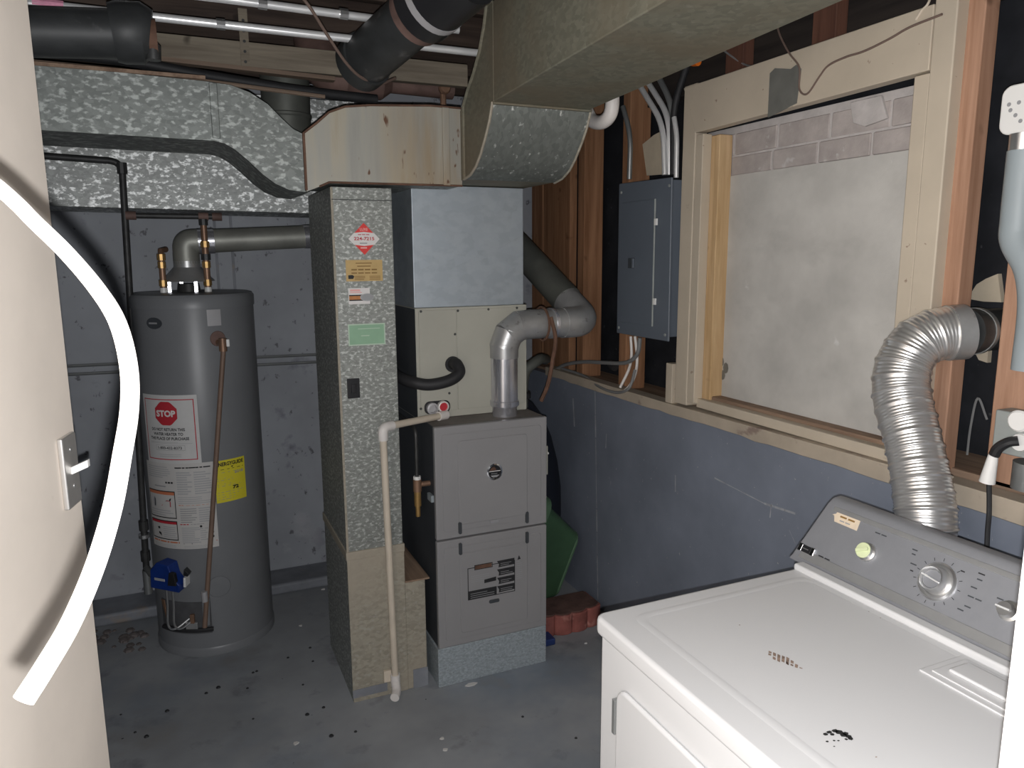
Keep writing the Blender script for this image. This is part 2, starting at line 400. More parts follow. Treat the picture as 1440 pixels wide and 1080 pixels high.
# right side: knee wall, ledge, black sheathing, studs
WR = struct(G().box((1.66, -1.2, 0), (2.1, 3.72, 1.015)).build('wall_right', 'right_wall_paint'))
G().box((1.9, -1.2, 1.015), (2.0, 3.72, 2.585)).build('sheathing', 'black_sheathing', WR)
G().box((1.70, 2.3, 1.015), (1.9, 3.7, 1.03)).build('ledge_board', 'raw_edge_wood', WR, .003)
g = G(); y = -.6
pts = []
n = 60
for i in range(n+1):
    yy = -.6+(3.3+.6)*i/n; pts.append((yy, 1.012+random.uniform(-.004, .003)))
poly = pts + [(3.3, 1.052), (2.3, 1.05), (1.2, 1.062), (-.6, 1.06)]
G().prism(poly, 0, 1.648, 1.705).build('sill_plate', 'sill_paint', WR, .002, 1)
def stud(lo, hi, m, name='stud'): return G().box(lo, hi).build(name, m, WR, .004)
stud((1.72, 3.05, 1.03), (1.82, 3.11, 2.385), 'stud_wood')
stud((1.72, 2.68, 1.03), (1.82, 2.735, 2.385), 'stud_wood')
stud((1.76, 3.26, 1.03), (1.80, 3.42, 2.385), 'stud_wood', 'plank')
stud((1.765, 3.425, 1.03), (1.805, 3.56, 2.385), 'stud_wood', 'plank')
stud((1.765, 3.565, 1.03), (1.805, 3.70, 2.385), 'stud_wood', 'plank')
stud((1.685, 1.192, 1.06), (1.735, 1.242, 2.385), 'stud_wood_pale')
stud((1.72, 1.0, 1.06), (1.80, 1.108, 2.385), 'stud_wood_pale')
stud((1.70, .62, 1.06), (1.80, .66, 2.385), 'stud_wood_pale')
G().box((1.72, .6, 1.055), (1.9, 1.9, 1.075)).build('ledge_board', 'raw_edge_wood', WR, .003)
for y in (1.63, 2.0): G().box((1.70, y, 2.17), (1.744, y+.085, 2.30)).build('wall_block', 'block_wood', WR, .003)
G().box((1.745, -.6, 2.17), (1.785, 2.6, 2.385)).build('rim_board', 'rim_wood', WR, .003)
# torn paper patches on the sheathing round the dryer vent
for pts in ([(1362, 420), (1375, 400), (1388, 392), (1405, 385), (1410, 425), (1385, 424)], [(1370, 490), (1392, 488), (1390, 510), (1378, 506)]):
    q = [at(a, b, 0, 1.89) for a, b in pts]; G().prism([(v.y, v.z) for v in q], 0, 1.885, 1.90).build('torn_paper', 'card_beige', WR)
# paint runs, scratches on the knee wall
g = G()
def run(px0, py0, px1, py1, wd, n=7):
    a = at(px0, py0, 0, 1.66); b = at(px1, py1, 0, 1.66)
    for i in range(n):
        t0 = i/n; t1 = (i+random.uniform(.92, 1.08))/n; p = a.lerp(b, t0); q = a.lerp(b, t1); d = (q-p).normalized(); s_ = Vector((0, d.z, -d.y))*wd*random.uniform(.3, 1)
        x = Vector((-.0008, 0, 0)); g.add([p-s_+x, q-s_+x, q+s_+x, p+s_+x], [(0,1,2,3)])
run(837, 550, 841, 845, .006, 9); run(853, 610, 852, 632, .004, 1); run(1005, 672, 1075, 708, .003, 5); run(1075, 708, 1118, 722, .004, 3); run(1085, 708, 1083, 728, .004, 2); run(1110, 745, 1119, 765, .002, 2)
run(806, 560, 808, 600, .006, 2); run(950, 668, 950, 690, .003, 1)
g.build('paint_scrapes', 'drip_white', WR)
# boarded window
W1 = struct(G().box((1.742, 1.33, 1.06), (1.80, 2.225, 1.86)).build('window_1', 'concrete'))
zz = 1.862
for row, (h, off) in enumerate(((.066, 0), (.075, .07))):
    y = 1.335-off
    while y < 2.22:
        L = random.uniform(.18, .215); y0 = max(y, 1.335); y1 = min(y+L-.008, 2.222)
        if y1-y0 > .02: G().box((1.744+random.uniform(0, .004), y0, zz), (1.80, y1, zz+h-.006)).build('block', 'block_concrete', W1, .004)
        y += L
    zz += h
G().box((1.750, 1.335, 1.86), (1.795, 2.222, 2.02)).build('mortar_bed', 'mortar', W1)
G().prism([(1.475, 1.95), (1.50, 2.012), (1.60, 2.012), (1.585, 1.955), (1.545, 1.94)], 0, 1.739, 1.75).build('mortar_patch', 'mortar', W1, .002)
g = G(); p = at(1015, 518, 0, 1.741)
for a, r0 in ((0, .02), (90, .016), (170, .02), (250, .018), (300, .012)):
    c_ = p+Vector((-.0006, math.cos(R(a))*.022, math.sin(R(a))*.024)); g.add([c_+Vector((0, r0*math.cos(R(k*45))*.7, r0*math.sin(R(k*45)))) for k in range(8)], [tuple(range(8))])
g.build('stain', 'patch_grey', W1)
# frame of cream boards
G().prism([(1.291, 2.022), (2.16, 2.006), (2.235, 2.165), (1.291, 2.168)], 0, 1.646, 1.685).build('window_header', 'cream_paint', W1, .003)
G().box((1.65, 2.165, 1.06), (1.70, 2.235, 2.17)).build('window_casing', 'cream_paint', W1, .004)
G().box((1.652, 2.125, 1.075), (1.69, 2.163, 2.0)).build('window_casing', 'cream_paint', W1, .003)
G().box((1.69, 2.085, 1.075), (1.745, 2.15, 1.995)).build('window_jamb', 'jamb_wood', W1, .004)
G().box((1.648, 1.232, 1.06), (1.70, 1.29, 2.385)).build('window_casing', 'cream_paint', W1, .004)
G().box((1.655, 1.293, 1.07), (1.70, 1.335, 2.018)).build('window_casing', 'cream_paint', W1, .003)
G().box((1.69, 1.325, 1.07), (1.745, 1.36, 1.985)).build('window_jamb', 'jamb_wood', W1, .003)
G().box((1.668, 1.295, 1.06), (1.74, 2.13, 1.092)).build('window_sill', 'cream_paint', W1, .003)
G().box((1.70, 1.34, 1.088), (1.745, 2.14, 1.104)).build('window_sill_strip', 'raw_edge_wood', W1, .004)
G().box((1.655, 2.26, 1.05), (1.70, 2.30, 1.2)).build('frame_offcut', 'cream_paint', W1, .003)
g = G(); a = at(1083, 100, 0, 1.645); b = at(1120, 153, 0, 1.645)
G().prism([(a.y, b.z-.005), (b.y, b.z+.015), (b.y-.01, a.z-.02), (b.y+.01, a.z-.005), (b.y+.03, a.z-.012), (a.y-.02, a.z+.004), (a.y, a.z-.006)], 0, 1.644, 1.649).build('metal_patch', 'patch_grey', W1)
# ceiling
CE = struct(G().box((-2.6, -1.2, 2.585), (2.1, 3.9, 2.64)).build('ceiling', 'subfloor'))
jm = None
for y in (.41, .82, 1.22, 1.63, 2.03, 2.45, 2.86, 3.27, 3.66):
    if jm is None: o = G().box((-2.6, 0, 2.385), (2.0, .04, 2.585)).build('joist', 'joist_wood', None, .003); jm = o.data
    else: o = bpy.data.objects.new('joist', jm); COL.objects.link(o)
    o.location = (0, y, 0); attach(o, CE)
# near wall on the left, turned a little, and the white door frame at the right
ang = R(13); P0 = Vector((-.184, 1.35, 0)); D = Vector((math.sin(ang), math.cos(ang), 0)); NN = Vector((math.cos(ang), -math.sin(ang), 0))
def wl(s_, z, out): return P0 + D*s_ + NN*out + Vector((0, 0, z))
g = G(); c_ = wl(-1.2, 1.15, -.06); g.obox(c_, D*1.252, (0, 0, 1.15), NN*.06)
struct(g.build('wall_left', 'plaster_wall', None, .006))
struct(G().box((.612, .27, 0), (.665, .357, 2.28)).build('trim_1', 'door_white', None, .002))

# ================================================================== ducts
# supply trunk with its elbow
ST = thing('supply_trunk_duct', 'large dirty olive sheet metal trunk duct running overhead toward the viewer', 'duct', (1.06, 2.3, 1.845))
prof = [(.35, 2.115), (1.2, 2.085), (2.15, 2.05), (2.15, 2.33), (.35, 2.37)]
G().prism(prof, 0, .9, 1.23).build('trunk', 'galv_dirty', ST, .004)
heel = [(2.15, 2.05), (2.175, 2.0), (2.21, 1.955), (2.25, 1.912), (2.29, 1.88), (2.34, 1.858), (2.40, 1.849)]
back = [(2.40, 2.08), (2.36, 2.12), (2.30, 2.165), (2.25, 2.215), (2.21, 2.28), (2.19, 2.33), (2.15, 2.33)]
g = G().prism(heel+back, 0, .9, 1.23)
for i, f in enumerate(g.f):
    g.mi[i] = 1 if 2 <= i < 2+len(heel)-1 else 0
G.build(g, 'elbow', ['galv_dirty', 'galv_elbow'], ST, 0)
G().box((.902, 2.401, 1.849), (1.228, 2.98, 2.075)).build('plenum_cap', 'galv_dirty', ST, .003)
for x in (.897, 1.233): G().tube([(x, a, b) for a, b in heel], .0045, 6).build('elbow_flange', 'galv_boot', ST)
G().tube([(.897, 2.40, 1.849)]+[(.897, a, b) for a, b in back], .005, 6).build('elbow_back_flange', 'galv_dirty', ST)
G().box((.896, 2.142, 2.043), (1.234, 2.157, 2.049)).build('seam_cleat', 'galv_dirty', ST, .002)
# return run: offset piece on the left and the stained box
RD = thing('return_air_duct', 'spangled galvanised duct along ceiling curving down into a rust-stained box', 'duct', (.4, 2.6, 1.8))
top = [(-1.2, 2.13), (-.31, 2.113), (.12, 2.103), (.19, 2.098), (.24, 2.082), (.29, 2.052), (.33, 2.012), (.36, 1.985), (.388, 1.972)]
bot = [(.388, 1.798), (.34, 1.803), (.30, 1.82), (.265, 1.846), (.225, 1.885), (.19, 1.915), (.16, 1.932), (.13, 1.938), (-.31, 1.942), (-1.2, 1.95)]
g = G().prism(top+bot, 1, 2.45, 2.78); nt = len(top)
for i in range(len(bot)-1): g.mi[2+nt+i] = 1
g.build('offset_duct', ['galv_spangle', 'galv_spangle'], RD)
btop = [(.905, 2.082), (.8, 2.083), (.6, 2.07), (.52, 2.06), (.47, 2.04), (.43, 2.005), (.39, 1.974)]
bbot = [(.39, 1.799), (.43, 1.815), (.46, 1.829), (.905, 1.832)]
g = G().prism(btop+bbot, 1, 2.442, 2.80); 
for i in (len(btop), len(btop)+1, len(btop)+2): g.mi[2+i] = 1
g.build('stained_box', ['stained_duct', 'galv_spangle'], RD)
G().tube([(a, 2.441, b) for a, b in btop], .0035, 6).build('top_flange', 'rust', RD)
G().tube([(a, 2.441, b) for a, b in bbot[1:]], .0035, 6).build('bottom_flange', 'rust', RD)
G().box((.386, 2.437, 1.803), (.393, 2.45, 1.975)).build('rust_seam', 'rust', RD)
G().box((.838, 2.436, 1.832), (.862, 2.444, 2.08)).build('end_cleat', 'stained_duct', RD, .002)
G().box((.128, 2.443, 1.945), (.15, 2.452, 2.10)).build('drive_cleat', 'galv_spangle', RD, .002)
G().box((-1.2, 2.446, 2.108), (.12, 2.455, 2.118)).build('top_lip', 'raw_edge_wood', RD)
# lower duct along the back wall
BD = tag(G().prism([(-1.3, 1.802), (.75, 1.778), (.75, 2.25), (-1.3, 2.25)], 1, 3.33, 3.70).build('back_duct', 'galv_back', None, .003), 'bright spangled duct running low along the back wall above the water heater', 'duct')
# round grey collar and rusty round pipe behind the dip
RC = thing('round_duct_collar', 'dull grey round duct dropping behind the dip in the return duct', 'duct', (.43, 3.02, 1.95))
p = at(405, 180, 1, 3.0)
G().lathe([(.085, 0), (.088, .06), (.088, .065), (.092, .07), (.092, .078), (.088, .082), (.09, .3)], (p.x, 3.02, p.z-.03), seg=28).build('collar', 'dark_vent_metal', RC)
# column of the return drop
CO = thing('return_drop', 'tall narrow galvanised return drop with stickers standing beside the furnace', 'duct', (.575, 2.7, 0))
g = G().box((.475, 2.5, .575), (.676, 2.95, 1.822)); g.mi = [1, 1, 0, 1, 1, 1]
g.build('upper_duct', ['galv_column', 'galv_column'], CO, .002)
G().box((.470, 2.494, .548), (.681, 2.955, .578)).build('collar', 'galv_boot', CO, .002)
g = G().box((.475, 2.5, 0), (.68, 2.95, .55)); g.mi = [1, 1, 0, 1, 1, 1]
g.build('lower_duct', ['galv_boot', 'galv_column'], CO, .002)
G().box((.68, 2.502, 0), (.756, 2.93, .425)).build('boot', 'galv_boot', CO, .003)
G().box((.678, 2.495, .425), (.772, 2.95, .432)).build('boot_top', 'raw_edge_wood', CO, .002)
G().box((.70, 2.4995, 0), (.757, 2.502, .075)).build('damp_stain', 'curb_paint', CO)
G().box((.473, 2.498, .018), (.6, 2.5, .05)).build('damp_stain', 'curb_paint', CO)
G().box((.473, 2.497, .05), (.481, 2.503, 1.82)).build('corner_seam', 'galv_boot', CO, .001)
G().box((.476, 2.496, 1.78), (.676, 2.5, 1.783)).build('top_seam', 'duct_dark_metal', CO)
o = at(497, 546, 1, 2.497); G().box((o.x-.021, 2.492, o.z-.034), (o.x+.021, 2.4995, o.z+.034)).box((o.x-.008, 2.488, o.z-.016), (o.x+.008, 2.493, o.z+.016)).build('switch_plate', 'black_plastic', CO, .002)
def fm(px, py, y=2.4995): p_ = at(px, py, 1, y); return flat((p_.x, y, p_.z), (1, 0, 0), (0, 0, 1))
mp = fm(512, 336); pr = Print(mp)                          # red diamond
st = G(); dia = [(0, -.052), (.05, 0), (0, .052), (-.05, 0)]
st.add([mp(u, v, .0002) for u, v in dia]+[mp(u, v, .0008) for u, v in dia], [(4,5,6,7),(0,3,2,1),(0,1,5,4),(1,2,6,5),(2,3,7,6),(3,0,4,7)])
st = st.build('red_diamond_sticker', 'sticker_red', CO)
pr.poly([(-.052, 0), (-.034, -.019), (0, -.023), (.034, -.019), (.052, 0), (.034, .019), (0, .023), (-.034, .019)], 'sticker_white', .001)
pr.text('LUXE', 0, .031, .009, 'sticker_pink', .026, .0013).dash(0, .014, .004, 'print_red', .04, .0013).text('224-7215', 0, .001, .011, 'print_red', .068, .0013, .03).dash(0, -.014, .005, 'print_grey', .03, .0013).dash(0, -.029, .007, 'sticker_pink', .026, .0013)
pr.build('sticker_print', st)
mp = fm(513, 380); st = label_sheet('tan_sticker', mp, -.063, -.036, .06, .034, 'sticker_tan', CO); pr = Print(mp)
pr.lines(-.03, .022, .03, .030, 1, 'sticker_tan_print', .0008, .35).lines(-.025, .012, .025, .02, 1, 'sticker_tan_print', .0008, .4).dash(0, .002, .007, 'sticker_tan_print', .09, .0008).dash(0, -.009, .006, 'sticker_tan_print', .09, .0008)
pr.lines(-.035, -.031, 0, -.016, 3, 'sticker_tan_print', .0008, .4).lines(.015, -.031, .052, -.016, 3, 'sticker_tan_print', .0008, .4).poly([(-.056, -.028), (-.04, -.028), (-.036, -.02), (-.042, -.015), (-.056, -.016)], 'print_dark').build('sticker_print', st)
mp = fm(511, 416); st = label_sheet('torn_sticker', mp, -.05, -.027, .022, .026, 'sticker_white', CO); pr = Print(mp)
pr.rect(-.048, -.012, .02, .000, 'sticker_orange').rect(-.048, -.016, .022, -.012, 'print_dark').rect(-.048, .0, .022, .004, 'print_dark').rect(-.044, .010, -.005, .013, 'sticker_pink').rect(-.044, .015, -.01, .022, 'sticker_pink').poly([(.012+.024*math.cos(R(a)), -.005+.013*math.sin(R(a))) for a in range(0, 360, 30)], 'brushed_silver', .0012).build('sticker_print', st)
mp = fm(516, 470); st = label_sheet('green_sticker', mp, -.063, -.037, .063, .036, 'sticker_green', CO); pr = Print(mp)
pr.frame(-.063, -.037, .063, .036, .004, 'sticker_green_edge').rect(-.02, -.006, .008, -.003, 'sticker_green_edge').lines(-.03, .018, .045, .026, 1, 'sticker_green_edge', .0008, .3).build('sticker_print', st)

# ================================================================== furnace, coil, plenum
FU = thing('furnace', 'grey upright gas furnace with round emblem, embossed doors and galvanised base', 'furnace', (1.01, 2.8, 0))
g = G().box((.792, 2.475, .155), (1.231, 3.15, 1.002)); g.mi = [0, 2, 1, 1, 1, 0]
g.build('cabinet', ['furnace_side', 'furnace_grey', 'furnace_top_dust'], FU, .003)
g = G().box((.787, 2.462, 0), (1.236, 3.15, .155)); g.build('pedestal', 'galv_base', FU, .003)
def door(z0, z1, nm):
    d = G().box((.789, 2.452, z0), (1.233, 2.476, z1)).build(nm, 'furnace_grey', FU, .005)
    x0, x1 = .815, 1.207
    G().prism(rrect(x0, z0+.028, x1, z1-.028, .012), 1, 2.4485, 2.4525).build('raised_panel', 'furnace_grey', d, .002)
    G().prism(rrect(x0+.058, z0+.05, x1-.06, z1-.055, .012), 1, 2.4435, 2.449).build('raised_centre', 'furnace_grey', d, .003)
    return d
ud = door(.584, 1.003, 'upper_door'); ldr = door(.16, .578, 'lower_door')
for x in (.876, 1.145):
    G().prism(rrect(x-.006, .60, x+.006, .645, .005), 1, 2.441, 2.447).build('finger_slot', 'furnace_side', ud)
    G().prism(rrect(x-.006, .52, x+.006, .565, .005), 1, 2.441, 2.447).build('finger_slot', 'furnace_side', ldr)
p = at(695, 663, 1, 2.443)
em = G().lathe([(.031, 0), (.031, .006), (.026, .008), (.024, .006)], (p.x, 2.4435, p.z), (0, -1, 0), 32).build('emblem_ring', 'chrome', ud)
ed = G().lathe([(.0245, .0), (.0245, .0068)], (p.x, 2.4435, p.z), (0, -1, 0), 32).build('emblem_face', 'black_plastic', em)
mp = flat((p.x, 2.4365, p.z), (1, 0, 0), (0, 0, 1)); pr = Print(mp)
pr.poly([(-.021, .006), (.006, .007), (-.002, .02), (-.012, .018)], 'rust', .0004).rect(-.023, .002, .022, .0045, 'sticker_white', .0005).dash(0, -.006, .007, 'brushed_silver', .03, .0006).poly([(-.018, -.012), (.018, -.012), (.008, -.02), (-.008, -.02)], 'print_grey', .0004)
pr.build('emblem_print', ud)
p = at(695, 733, 1, 2.443); G().prism(rrect(p.x-.017, p.z-.006, p.x+.017, p.z+.006, .004), 1, 2.441, 2.4445).build('door_badge', 'print_grey', ud, .001)
p = at(695, 845, 1, 2.443); G().prism(rrect(p.x-.021, p.z-.007, p.x+.021, p.z+.007, .006), 1, 2.4405, 2.4445).build('door_badge', 'furnace_side', ldr, .001)
a = at(658, 841, 1, 2.4432); b = at(724, 787, 1, 2.4432); cx, cz = (a.x+b.x)/2, (a.z+b.z)/2; hw, hh = (b.x-a.x)/2, .068
mp = flat((cx, 2.4433, cz), (1, 0, 0), (0, 0, 1)); st = label_sheet('instruction_label', mp, -hw, -hh, hw, hh, 'furnace_grey', ldr); pr = Print(mp)
pr.frame(-hw, -hh, hw, hh-.01, .003, 'print_dark').rect(-hw, -hh, .02, -hh+.035, 'print_dark', .0009).rect(-hw+.03, hh-.02, .0, hh-.004, 'rust', .0012).frame(-hw+.027, hh-.022, .004, hh-.002, .003, 'print_dark', .0013)
for i in range(4):
    z0 = hh-.028-i*.0335; pr.poly([(.028, z0), (hw-.002, z0+.002), (hw-.002, z0+.027), (.022, z0+.026), (.03, z0+.012)], 'print_dark', .001)
    pr.lines(.036, z0+.006, hw-.01, z0+.02, 2, 'print_grey', .0015, .25)
pr.lines(-hw+.015, .0, -.01, .03, 4, 'print_grey', .0012, .3).poly([(-.03, -.012), (.018, -.01), (.018, .006), (-.03, .002)], 'print_dark', .0013).lines(-hw+.01, -hh+.006, .01, -hh+.03, 3, 'print_grey', .0014, .25)
pr.lines(hw+.006, -.02, hw+.03, hh-.012, 9, 'print_grey', .0008, .35).poly([(hw+.010, hh-.012), (hw+.024, hh-.010), (hw+.017, hh+.006)], 'print_dark', .0009)
pr.build('label_print', ldr)
p = at(772, 655, 0, 1.233)
jb = G().box((1.233, 2.50, .76), (1.262, 2.56, .875)).build('junction_box', 'coil_beige', FU, .003)
G().box((1.262, 2.522, .835), (1.276, 2.53, .842)).build('switch_toggle', 'white_plastic', jb)
p = at(589, 640, 1, 2.5)
gv = G().tube([(.745, 2.53, .70), (.745, 2.53, .755)], .013, 12).tube([(.745, 2.53, .66), (.745, 2.53, .70)], .009, 12).build('gas_cock', 'brass', FU)
G().tube([(.745, 2.53, .78), (.80, 2.53, .78)], .010, 12).tube([(.745, 2.53, .755), (.745, 2.53, .80)], .016, 12).build('gas_tee', 'copper_pipe', FU)
G().tube([(.745, 2.53, .80), (.745, 2.53, .812)], .014, 8).build('gas_union', 'white_plastic', FU)
G().tube(fillet([(.745, 2.53, .81), (.745, 2.53, .985), (.745, 3.1, 1.02)], .03, 5), .007, 8).build('gas_riser', 'black_iron', FU)
G().box((.782, 2.485, .72), (.792, 2.53, .745)).build('wire_clip', 'pipe_grey', FU)
pc = thing('evaporator_coil_case', 'beige coil case with black hose hole sitting on the furnace', 'furnace', (1.0, 2.85, 1.003))
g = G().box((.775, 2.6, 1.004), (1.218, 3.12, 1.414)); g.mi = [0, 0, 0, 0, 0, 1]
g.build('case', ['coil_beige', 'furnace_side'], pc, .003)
G().box((.787, 2.5965, 1.03), (.93, 2.601, 1.405)).build('left_panel', 'coil_beige', pc, .0015)
G().box((.933, 2.5965, 1.03), (1.207, 2.601, 1.405)).build('right_panel', 'coil_beige', pc, .0015)
for px, py in ((592, 438), (644, 437), (687, 435), (727, 433), (632, 553), (592, 575), (640, 470)):
    q = at(px, py, 1, 2.596); G().lathe([(.005, 0), (.004, .003)], (q.x, 2.5968, q.z), (0, -1, 0), 8).build('screw', 'duct_dark_metal', pc)
a = at(607, 574, 1, 2.596); G().prism(rrect(a.x-.028, a.z-.022, a.x+.072, a.z+.026, .02), 1, 2.5945, 2.597).build('drain_port_opening', 'black_rubber', pc)
G().lathe([(.022, 0), (.022, .016), (.015, .018), (.014, .004)], (a.x, 2.595, a.z), (0, -1, 0), 20).build('drain_port', 'grey_tape', pc)
b = at(622, 571, 1, 2.596); dp = G().lathe([(.021, 0), (.021, .016), (.016, .018), (.015, .004)], (b.x, 2.595, b.z), (0, -1, 0), 20).build('drain_port', 'pvc_white', pc)
G().lathe([(.0155, 0), (.0155, .013)], (b.x, 2.595, b.z), (0, -1, 0), 16).build('port_plug', 'print_red', dp)
tag(G().box((.772, 2.598, 1.4145), (1.205, 3.12, 1.846)).build('supply_plenum', 'galv_plenum', None, .003), 'clean blue-grey galvanised plenum box above the beige coil case', 'duct')
# refrigerant line
P = [at(636, 512, 1, 2.60), at(642, 512, 1, 2.56), at(646, 524, 1, 2.535), at(632, 535, 1, 2.53), at(605, 541, 1, 2.54), at(582, 538, 1, 2.56), at(563, 531, 1, 2.62), at(553, 522, 1, 2.72), at(545, 500, 1, 2.95), at(540, 400, 1, 3.2)]
rl = thing('refrigerant_line', 'black foam-covered refrigerant hose curling out of the beige coil case', 'hose', P[3])
G().tube(spline(P, 8), [.024]*9+[.023]*100 if False else .0215, 16).build('insulation', 'black_rubber', rl)
G().lathe([(.03, 0), (.03, .006)], (P[0].x, 2.5955, P[0].z), (0, -1, 0), 20).build('grommet', 'black_rubber', rl)
# furnace flue
FL = thing('furnace_flue', 'silver sheet metal flue rising from the furnace and bending toward the wall', 'pipe', (1.15, 2.66, 1.003))
A = Vector((1.098, 2.542, 1.003))
G().lathe([(.047, 0), (.047, .03), (.05, .035), (.05, .045)], A, seg=28).build('crimped_end', 'bright_vent_metal', FL)
G().lathe([(.055, 0), (.055, .018), (.0505, .02), (.0505, .19)], A+Vector((0, 0, .04)), seg=28).build('vertical_pipe', 'bright_vent_metal', FL)
E0 = A+Vector((0, 0, .232)); ec = [E0, E0+Vector((0, 0, .03)), E0+Vector((.018, 0, .075)), E0+Vector((.062, .002, .105)), E0+Vector((.105, .003, .108))]
for i in range(4):
    a, b = ec[i], ec[i+1]; d = (b-a).normalized()
    G().tube([a-d*.012, b+d*.012], .053+.0008*i, 28).build('elbow_gore', 'vent_pipe_metal', FL)
F0 = ec[-1]; F1 = Vector((1.37, 2.562, 1.342))
G().tube([F0, F1], .056, 28).build('horizontal_pipe', 'vent_pipe_metal', FL)
G().tube([F0.lerp(F1, .55), F0.lerp(F1, .62)], .0595, 28).build('crimp_band', 'bright_vent_metal', FL)
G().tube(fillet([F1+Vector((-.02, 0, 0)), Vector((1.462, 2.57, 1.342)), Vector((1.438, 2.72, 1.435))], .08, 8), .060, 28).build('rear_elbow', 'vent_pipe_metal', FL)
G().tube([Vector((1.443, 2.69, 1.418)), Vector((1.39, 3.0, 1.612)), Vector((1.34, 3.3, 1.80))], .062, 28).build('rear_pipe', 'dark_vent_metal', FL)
# brown strap round the flue
q = F0.lerp(F1, .32)
sl = thing('pipe_strap', 'rusty brown hanger strap looped round the silver flue', 'strap', q)
ring = [q+Vector((.004*math.sin(t*.3), .063*math.cos(t), .063*math.sin(t))) for t in [2*math.pi*i/24 for i in range(25)]]
G().tube(ring, .005, 6).build('loop', 'rust', sl)
G().tube(spline([q+Vector((.01, -.06, .03)), q+Vector((.025, -.07, -.05)), q+Vector((.03, -.04, -.13)), q+Vector((.02, -.02, -.23)), q+Vector((.0, 0, -.30))], 6), .008, 8).build('tail', 'rust', sl)
hf = thing('black_hose_fitting', 'dark corrugated fitting with clamp rising behind the furnace corner', 'fitting', (1.27, 2.75, 1.0))
G().tube(spline([(1.27, 2.75, .98), (1.27, 2.75, 1.06), (1.29, 2.76, 1.13), (1.36, 2.78, 1.17), (1.45, 2.9, 1.15)], 6), .022, 14).build('hose', 'dark_vent_metal', hf)
G().lathe([(.034, 0), (.034, .02), (.03, .025)], (1.27, 2.75, 1.02), seg=18).build('clamp', 'black_rubber', hf)
G().lathe([(.018, 0), (.018, .02)], (1.27, 2.75, 1.003), seg=14).build('nipple', 'brushed_silver', hf)
# condensate drain
p0 = Vector((.868, 2.575, 1.006+.012)); p1 = at(538, 601, 1, 2.43); p2 = Vector((.625, 2.478, .02))
p2 = at(556, 955, 1, 2.478)
dr = thing('condensate_drain_pipe', 'cream PVC drain pipe running down in front of the galvanised return drop', 'pipe', (p2.x, p2.y, 0))
d1 = (p1-p0).normalized(); d2 = (p2-p1).normalized()
G().tube([p0, p1-d1*.03], .0125, 16).build('upper_pipe', 'pvc_cream', dr)
G().tube([p1+d2*.03, p2], .0125, 16).build('drop_pipe', 'pvc_cream', dr)
G().tube(fillet([p1-d1*.045, p1, p1+d2*.045], .03, 8), .0172, 18).build('elbow', 'pvc_white', dr)
G().tube([p0-d1*-.03, p0-d1*.012], [.0172, .0172], 18).tube([p0-d1*.012, p0-d1*.02], [.0172, .01], 18).build('end_cap', 'pvc_white', dr)
G().tube([p2-Vector((0, 0, -.02)), p2-Vector((0, 0, .025))], .0175, 18).tube(spline([p2-Vector((0, 0, .01)), p2+Vector((-.005, -.03, -.03)), p2+Vector((-.02, -.06, -.035))], 4), .0165, 16).build('floor_elbow', 'pvc_white', dr)
G().box((p2.x-.04, 2.485, p2.z-.01), (p2.x-.012, 2.498, p2.z+.035)).build('pipe_clip', 'pvc_cream', dr, .002)

# ================================================================== water heater
WC = Vector((.053, 3.30, 0)); WRD = .232
WH = thing('water_heater', 'dark grey tank water heater with white and yellow labels by the back wall', 'water heater', WC)
G().lathe([(.225, .012), (WRD-.002, .014), (WRD, .03), (WRD, 1.415), (WRD-.003, 1.425)], WC, seg=64).build('tank', 'tank_grey', WH)
G().lathe([(WRD+.004, 1.408), (WRD+.004, 1.445), (WRD-.004, 1.458), (WRD-.02, 1.462), (.1, 1.464)], WC, seg=64).build('top_cap', 'tank_grey', WH)
G().lathe([(WRD+.004, 0.0), (WRD+.004, .028), (WRD, .034)], WC, seg=64).build('base_ring', 'tank_grey', WH)
def cm(th0, z0):
    def f(u, v, l):
        t = R(th0)+u/WRD; r = WRD+l; return Vector((WC.x+r*math.sin(t), WC.y-r*math.cos(t), z0+v))
    return f
# stop label
mp = cm(-33, .945); hu, hv = .118, .135
st = label_sheet('stop_label', mp, -hu, -hv, hu, hv, 'paper_white', WH); pr = Print(mp)
pr.frame(-hu+.012, -hv+.014, hu-.012, hv-.016, .0035, 'print_red')
oc = [(-.004+.05*math.cos(R(22.5+45*i)), .063+.05*math.sin(R(22.5+45*i))) for i in range(8)]
pr.cpoly(oc, 'print_red', .0009).text('STOP', -.004, .063, .026, 'sticker_white', .080, .0013, .045)
pr.text('DO NOT RETURN THIS', -.004, .000, .012, 'print_dark', .142, .0009, .03).text('WATER HEATER TO', -.004, -.018, .012, 'print_dark', .126, .0009, .03).text('THE PLACE OF PURCHASE', -.002, -.036, .012, 'print_dark', .164, .0009, .03)
pr.lines(-.085, -.056, .09, -.047, 2, 'print_pale', .0009, .35).text('1-800-432-8373', 0, -.073, .011, 'print_dark', .1, .0009, .02).frame(-.06, -.083, .062, -.062, .001, 'print_grey', .0008)
pr.lines(-.045, -.108, .05, -.093, 2, 'print_pale', .0009, .25).build('label_print', st)
